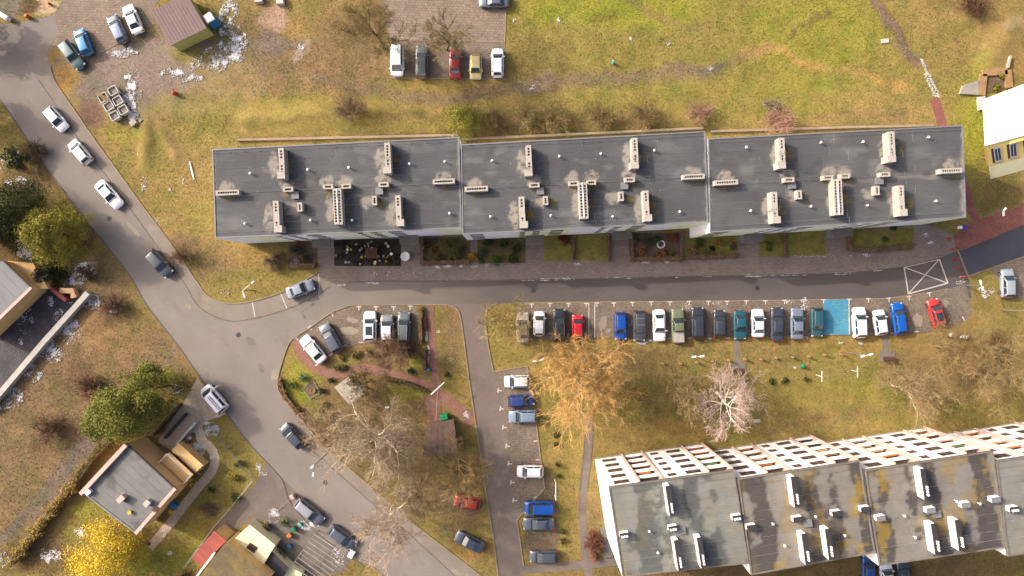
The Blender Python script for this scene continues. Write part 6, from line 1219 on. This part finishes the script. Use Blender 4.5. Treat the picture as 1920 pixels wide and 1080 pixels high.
# garden fences
def fence(pts, h, label):
    e = empty('wire_fence', G(*pts[0])); tag(e, label, 'fence', 'garden fences'); W_ = [Vector(G2(p)) for p in pts]
    for a, c in zip(W_[:-1], W_[1:]):
        L = (c - a).length; k = max(1, int(L / 2.4))
        for i in range(k): q = a.lerp(c, i / k); b = MB(); b.tube((q.x, q.y, 0), (q.x, q.y, h), .04, n=5); b.build('post', M['concdark'], e)
        b = MB()
        for z in np.linspace(.15, h - .03, 5): b.tube((a.x, a.y, z), (c.x, c.y, z), .015, n=3)
        b.build('wire', M['sheet'], e)
fence([(395, 795), (430, 840), (478, 895)], 1.2, 'wire fence between the road verge and the house garden'); fence([(478, 897), (440, 945), (405, 985), (350, 1060)], 1.2, 'wire fence between the house garden and the cobbled yard'); fence([(232, 812), (190, 850), (150, 905)], 1.2, 'wire fence behind the ochre hedge'); fence([(555, 924), (500, 978), (520, 995)], 1.1, 'wire fence round the small yard bed'); fence([(350, 745), (385, 790)], 1.3, 'dark gate fence at the house drive')

# ------------------------------------------------------------------ snow, grass, litter: nobody could count them
r = np.random.default_rng(3)
SN = [(246, 170, 16, 40, 420), (250, 205, 10, 18, 120), (432, 45, 18, 38, 300), (425, 100, 34, 16, 380), (395, 120, 30, 14, 160), (335, 140, 30, 12, 170), (230, 97, 24, 9, 150), (440, 75, 22, 14, 160), (568, 88, 8, 8, 60), (368, 146, 14, 6, 30),
      (25, 292, 10, 16, 90), (8, 300, 8, 18, 70), (28, 340, 18, 8, 80), (50, 470, 22, 20, 240), (60, 455, 12, 10, 80), (150, 510, 26, 14, 230), (135, 530, 16, 18, 130), (165, 500, 10, 8, 60), (160, 565, 24, 14, 130), (130, 620, 20, 20, 160), (95, 660, 22, 18, 220), (60, 700, 16, 14, 90), (25, 745, 16, 16, 110), (8, 765, 10, 12, 60), (215, 577, 12, 8, 60),
      (392, 806, 16, 12, 200), (370, 842, 13, 12, 220), (398, 858, 6, 4, 30), (95, 1040, 16, 14, 130), (150, 1000, 10, 10, 50), (5, 1050, 10, 12, 40), (318, 1036, 6, 4, 30), (330, 730, 12, 8, 50), (330, 765, 10, 6, 50), (490, 880, 14, 10, 60), (512, 967, 10, 12, 90), (575, 985, 14, 8, 90), (633, 1045, 10, 20, 60), (410, 773, 10, 8, 40),
      (1084, 495, 13, 3, 40), (1090, 494, 3, 5, 12), (1212, 491, 10, 3, 40), (1251, 490, 6, 3, 20), (820, 500, 8, 3, 20), (838, 499, 10, 3, 24), (865, 499, 4, 3, 10), (888, 500, 8, 3, 20), (912, 499, 4, 4, 12), (690, 529, 10, 2, 20), (703, 531, 8, 2, 16), (640, 534, 8, 3, 20), (1050, 523, 40, 1.6, 70), (1010, 525, 40, 1.4, 50), (1165, 521, 30, 1.4, 40), (1270, 519, 6, 1.6, 12), (1325, 518, 10, 1.6, 16), (1415, 517, 22, 2, 60), (1460, 516, 24, 1.6, 40), (1495, 515, 18, 1.6, 24), (1580, 513, 16, 3, 40), (1645, 507, 10, 1.4, 12),
      (800, 630, 3, 10, 26), (803, 665, 3, 18, 44), (822, 622, 4, 3, 16), (875, 778, 6, 8, 20), (1352, 586, 9, 5, 80), (1205, 642, 12, 4, 24), (1326, 635, 8, 6, 20), (1220, 636, 8, 4, 14), (1480, 566, 10, 5, 14), (1508, 575, 8, 16, 24), (1511, 634, 6, 4, 14), (1850, 548, 16, 9, 70), (1800, 525, 8, 8, 24), (1735, 440, 5, 4, 16), (1745, 455, 6, 3, 12), (1330, 128, 8, 4, 16), (1005, 165, 10, 8, 12), (1253, 82, 5, 4, 10), (1048, 38, 4, 5, 10), (965, 38, 5, 3, 12), (1185, 72, 6, 4, 10), (450, 270, 3, 3, 4), (600, 548, 3, 14, 10), (1345, 568, 10, 4, 12), (1290, 575, 8, 8, 14), (1178, 600, 10, 20, 14), (1615, 643, 6, 3, 12), (1575, 643, 8, 2, 10),
      (270, 345, 8, 14, 24), (295, 415, 4, 6, 10), (318, 358, 3, 4, 8), (345, 340, 6, 6, 6), (262, 290, 4, 6, 14), (1490, 690, 4, 3, 10), (110, 590, 8, 10, 40), (95, 565, 6, 10, 40), (60, 600, 5, 8, 24), (40, 640, 6, 6, 24), (750, 515, 60, 6, 10), (40, 590, 20, 30, 30), (1540, 480, 60, 3, 14), (1620, 478, 20, 3, 12), (420, 545, 10, 8, 10), (1900, 945, 1, 1, 1)]
V, F = [], []
for (cx, cy, rx, ry, n) in SN:
    m = int(n * (16 if n > 90 else 6)); big = n > 90 or (rx > 6 and ry > 6)
    a_ = r.uniform(0, 6.283, m); q_ = np.sqrt(r.random(m)) * (1.25 if big else 1.0); PXs, PYs = cx + rx * np.cos(a_) * q_, cy + ry * np.sin(a_) * q_
    nz = fbm(PXs, PYs, 9, 301, 4) + .16 * (1 - q_); ok_ = nz + .10 * r.normal(size=m) > (.58 if big else .52); PXs, PYs, nz = PXs[ok_], PYs[ok_], nz[ok_]
    for px, py, q in zip(PXs[:int(n * 3)], PYs[:int(n * 3)], nz[:int(n * 3)]):
        x, y, _z = G(px, py); s = r.uniform(.03, .085) * (1 + 5 * max(0, q - .60)) * (1 if n >= 20 else .8); hgt = .008 + .02 * r.random(); base = len(V); k = 6; rot = r.uniform(0, 6.28); st_ = r.uniform(.5, 1)
        zb = .034
        for i in range(k): t = 6.283 * i / k + rot; rr = s * r.uniform(.6, 1.25); V.append((x + rr * math.cos(t), y + rr * math.sin(t) * st_, zb - .03)); 
        for i in range(k): V.append((x + (V[base + i][0] - x) * .72, y + (V[base + i][1] - y) * .72, zb + hgt * .8))
        V.append((x, y, zb + hgt))
        for i in range(k): j = (i + 1) % k; F.append((base + i, base + j, base + k + j)); F.append((base + i, base + k + j, base + k + i)); F.append((base + k + i, base + k + j, base + 2 * k))
sn = put('snow', np_mesh('snow', np.array(V), np.array(F), M['snow'], None, True)); kind(sn, 'stuff'); sn['label'] = 'broken patches of old white snow'; sn['category'] = 'snow'
# grass blades
N = 210000; px = r.uniform(-20, 1940, N); py = r.uniform(-20, 1100, N); keep = ~masked(px, py); px, py = px[keep], py[keep]
c = field(px, py); gr = np.clip((c[:, 1] / np.maximum(c[:, 0], 1e-3) - .60) * 6 + .5, .12, 1) * np.where((px < 470) & (py > 70) & (py < 215) & (px > 90), .25, 1); keep = r.random(len(px)) < gr; px, py, c = px[keep], py[keep], c[keep]
n = len(px); x = (px - 960) / S; y = (540 - py) / S; az = r.uniform(0, 6.283, n); L = r.uniform(.10, .30, n); wd = r.uniform(.025, .06, n); hz = r.uniform(.05, .16, n)
zg = np.zeros(n) - .02; ux, uy = np.cos(az), np.sin(az)
V = np.stack([np.stack([x - uy * wd, y + ux * wd, zg], -1), np.stack([x + uy * wd, y - ux * wd, zg], -1), np.stack([x + ux * L, y + uy * L, hz], -1)], 1)
c = c * r.uniform(.72, 1.32, (n, 1)) * np.stack([r.uniform(.9, 1.1, n), np.ones(n), r.uniform(.8, 1.2, n)], -1); c = np.repeat(c[:, None], 3, 1)
go = put('grass', np_mesh('grass', V.reshape(-1, 3), np.arange(3 * n).reshape(n, 3), M['blade'], c.reshape(-1, 3))); kind(go, 'stuff'); go['label'] = 'short dry winter grass over the lawns'; go['category'] = 'grass'
# leaf litter and grit
N = 60000; px = r.uniform(-20, 1940, N); py = r.uniform(-20, 1100, N); keep = ~masked(px, py) | (r.random(N) < .05); px, py = px[keep], py[keep]; n = len(px); c = field(px, py); t = r.random((n, 1)); c = np.where(t < .35, np.array(C(206, 160, 104)), np.where(t < .6, np.array(C(214, 204, 190)), c * .6)) * r.uniform(.6, 1.1, (n, 1))
x = (px - 960) / S; y = (540 - py) / S; s = r.uniform(.02, .065, n); az = r.uniform(0, 6.283, n); z = np.full(n, .045); V = []
for k in range(3): t = az + k * 2.1; V.append(np.stack([x + s * np.cos(t), y + s * np.sin(t) * .7, z + r.uniform(0, .03, n)], -1))
V = np.stack(V, 1); lo = put('leaf_litter', np_mesh('leaf_litter', V.reshape(-1, 3), np.arange(3 * n).reshape(n, 3), M['blade'], np.repeat(c[:, None], 3, 1).reshape(-1, 3))); kind(lo, 'stuff'); lo['label'] = 'scattered dead leaves and grit on the ground'; lo['category'] = 'leaf litter'
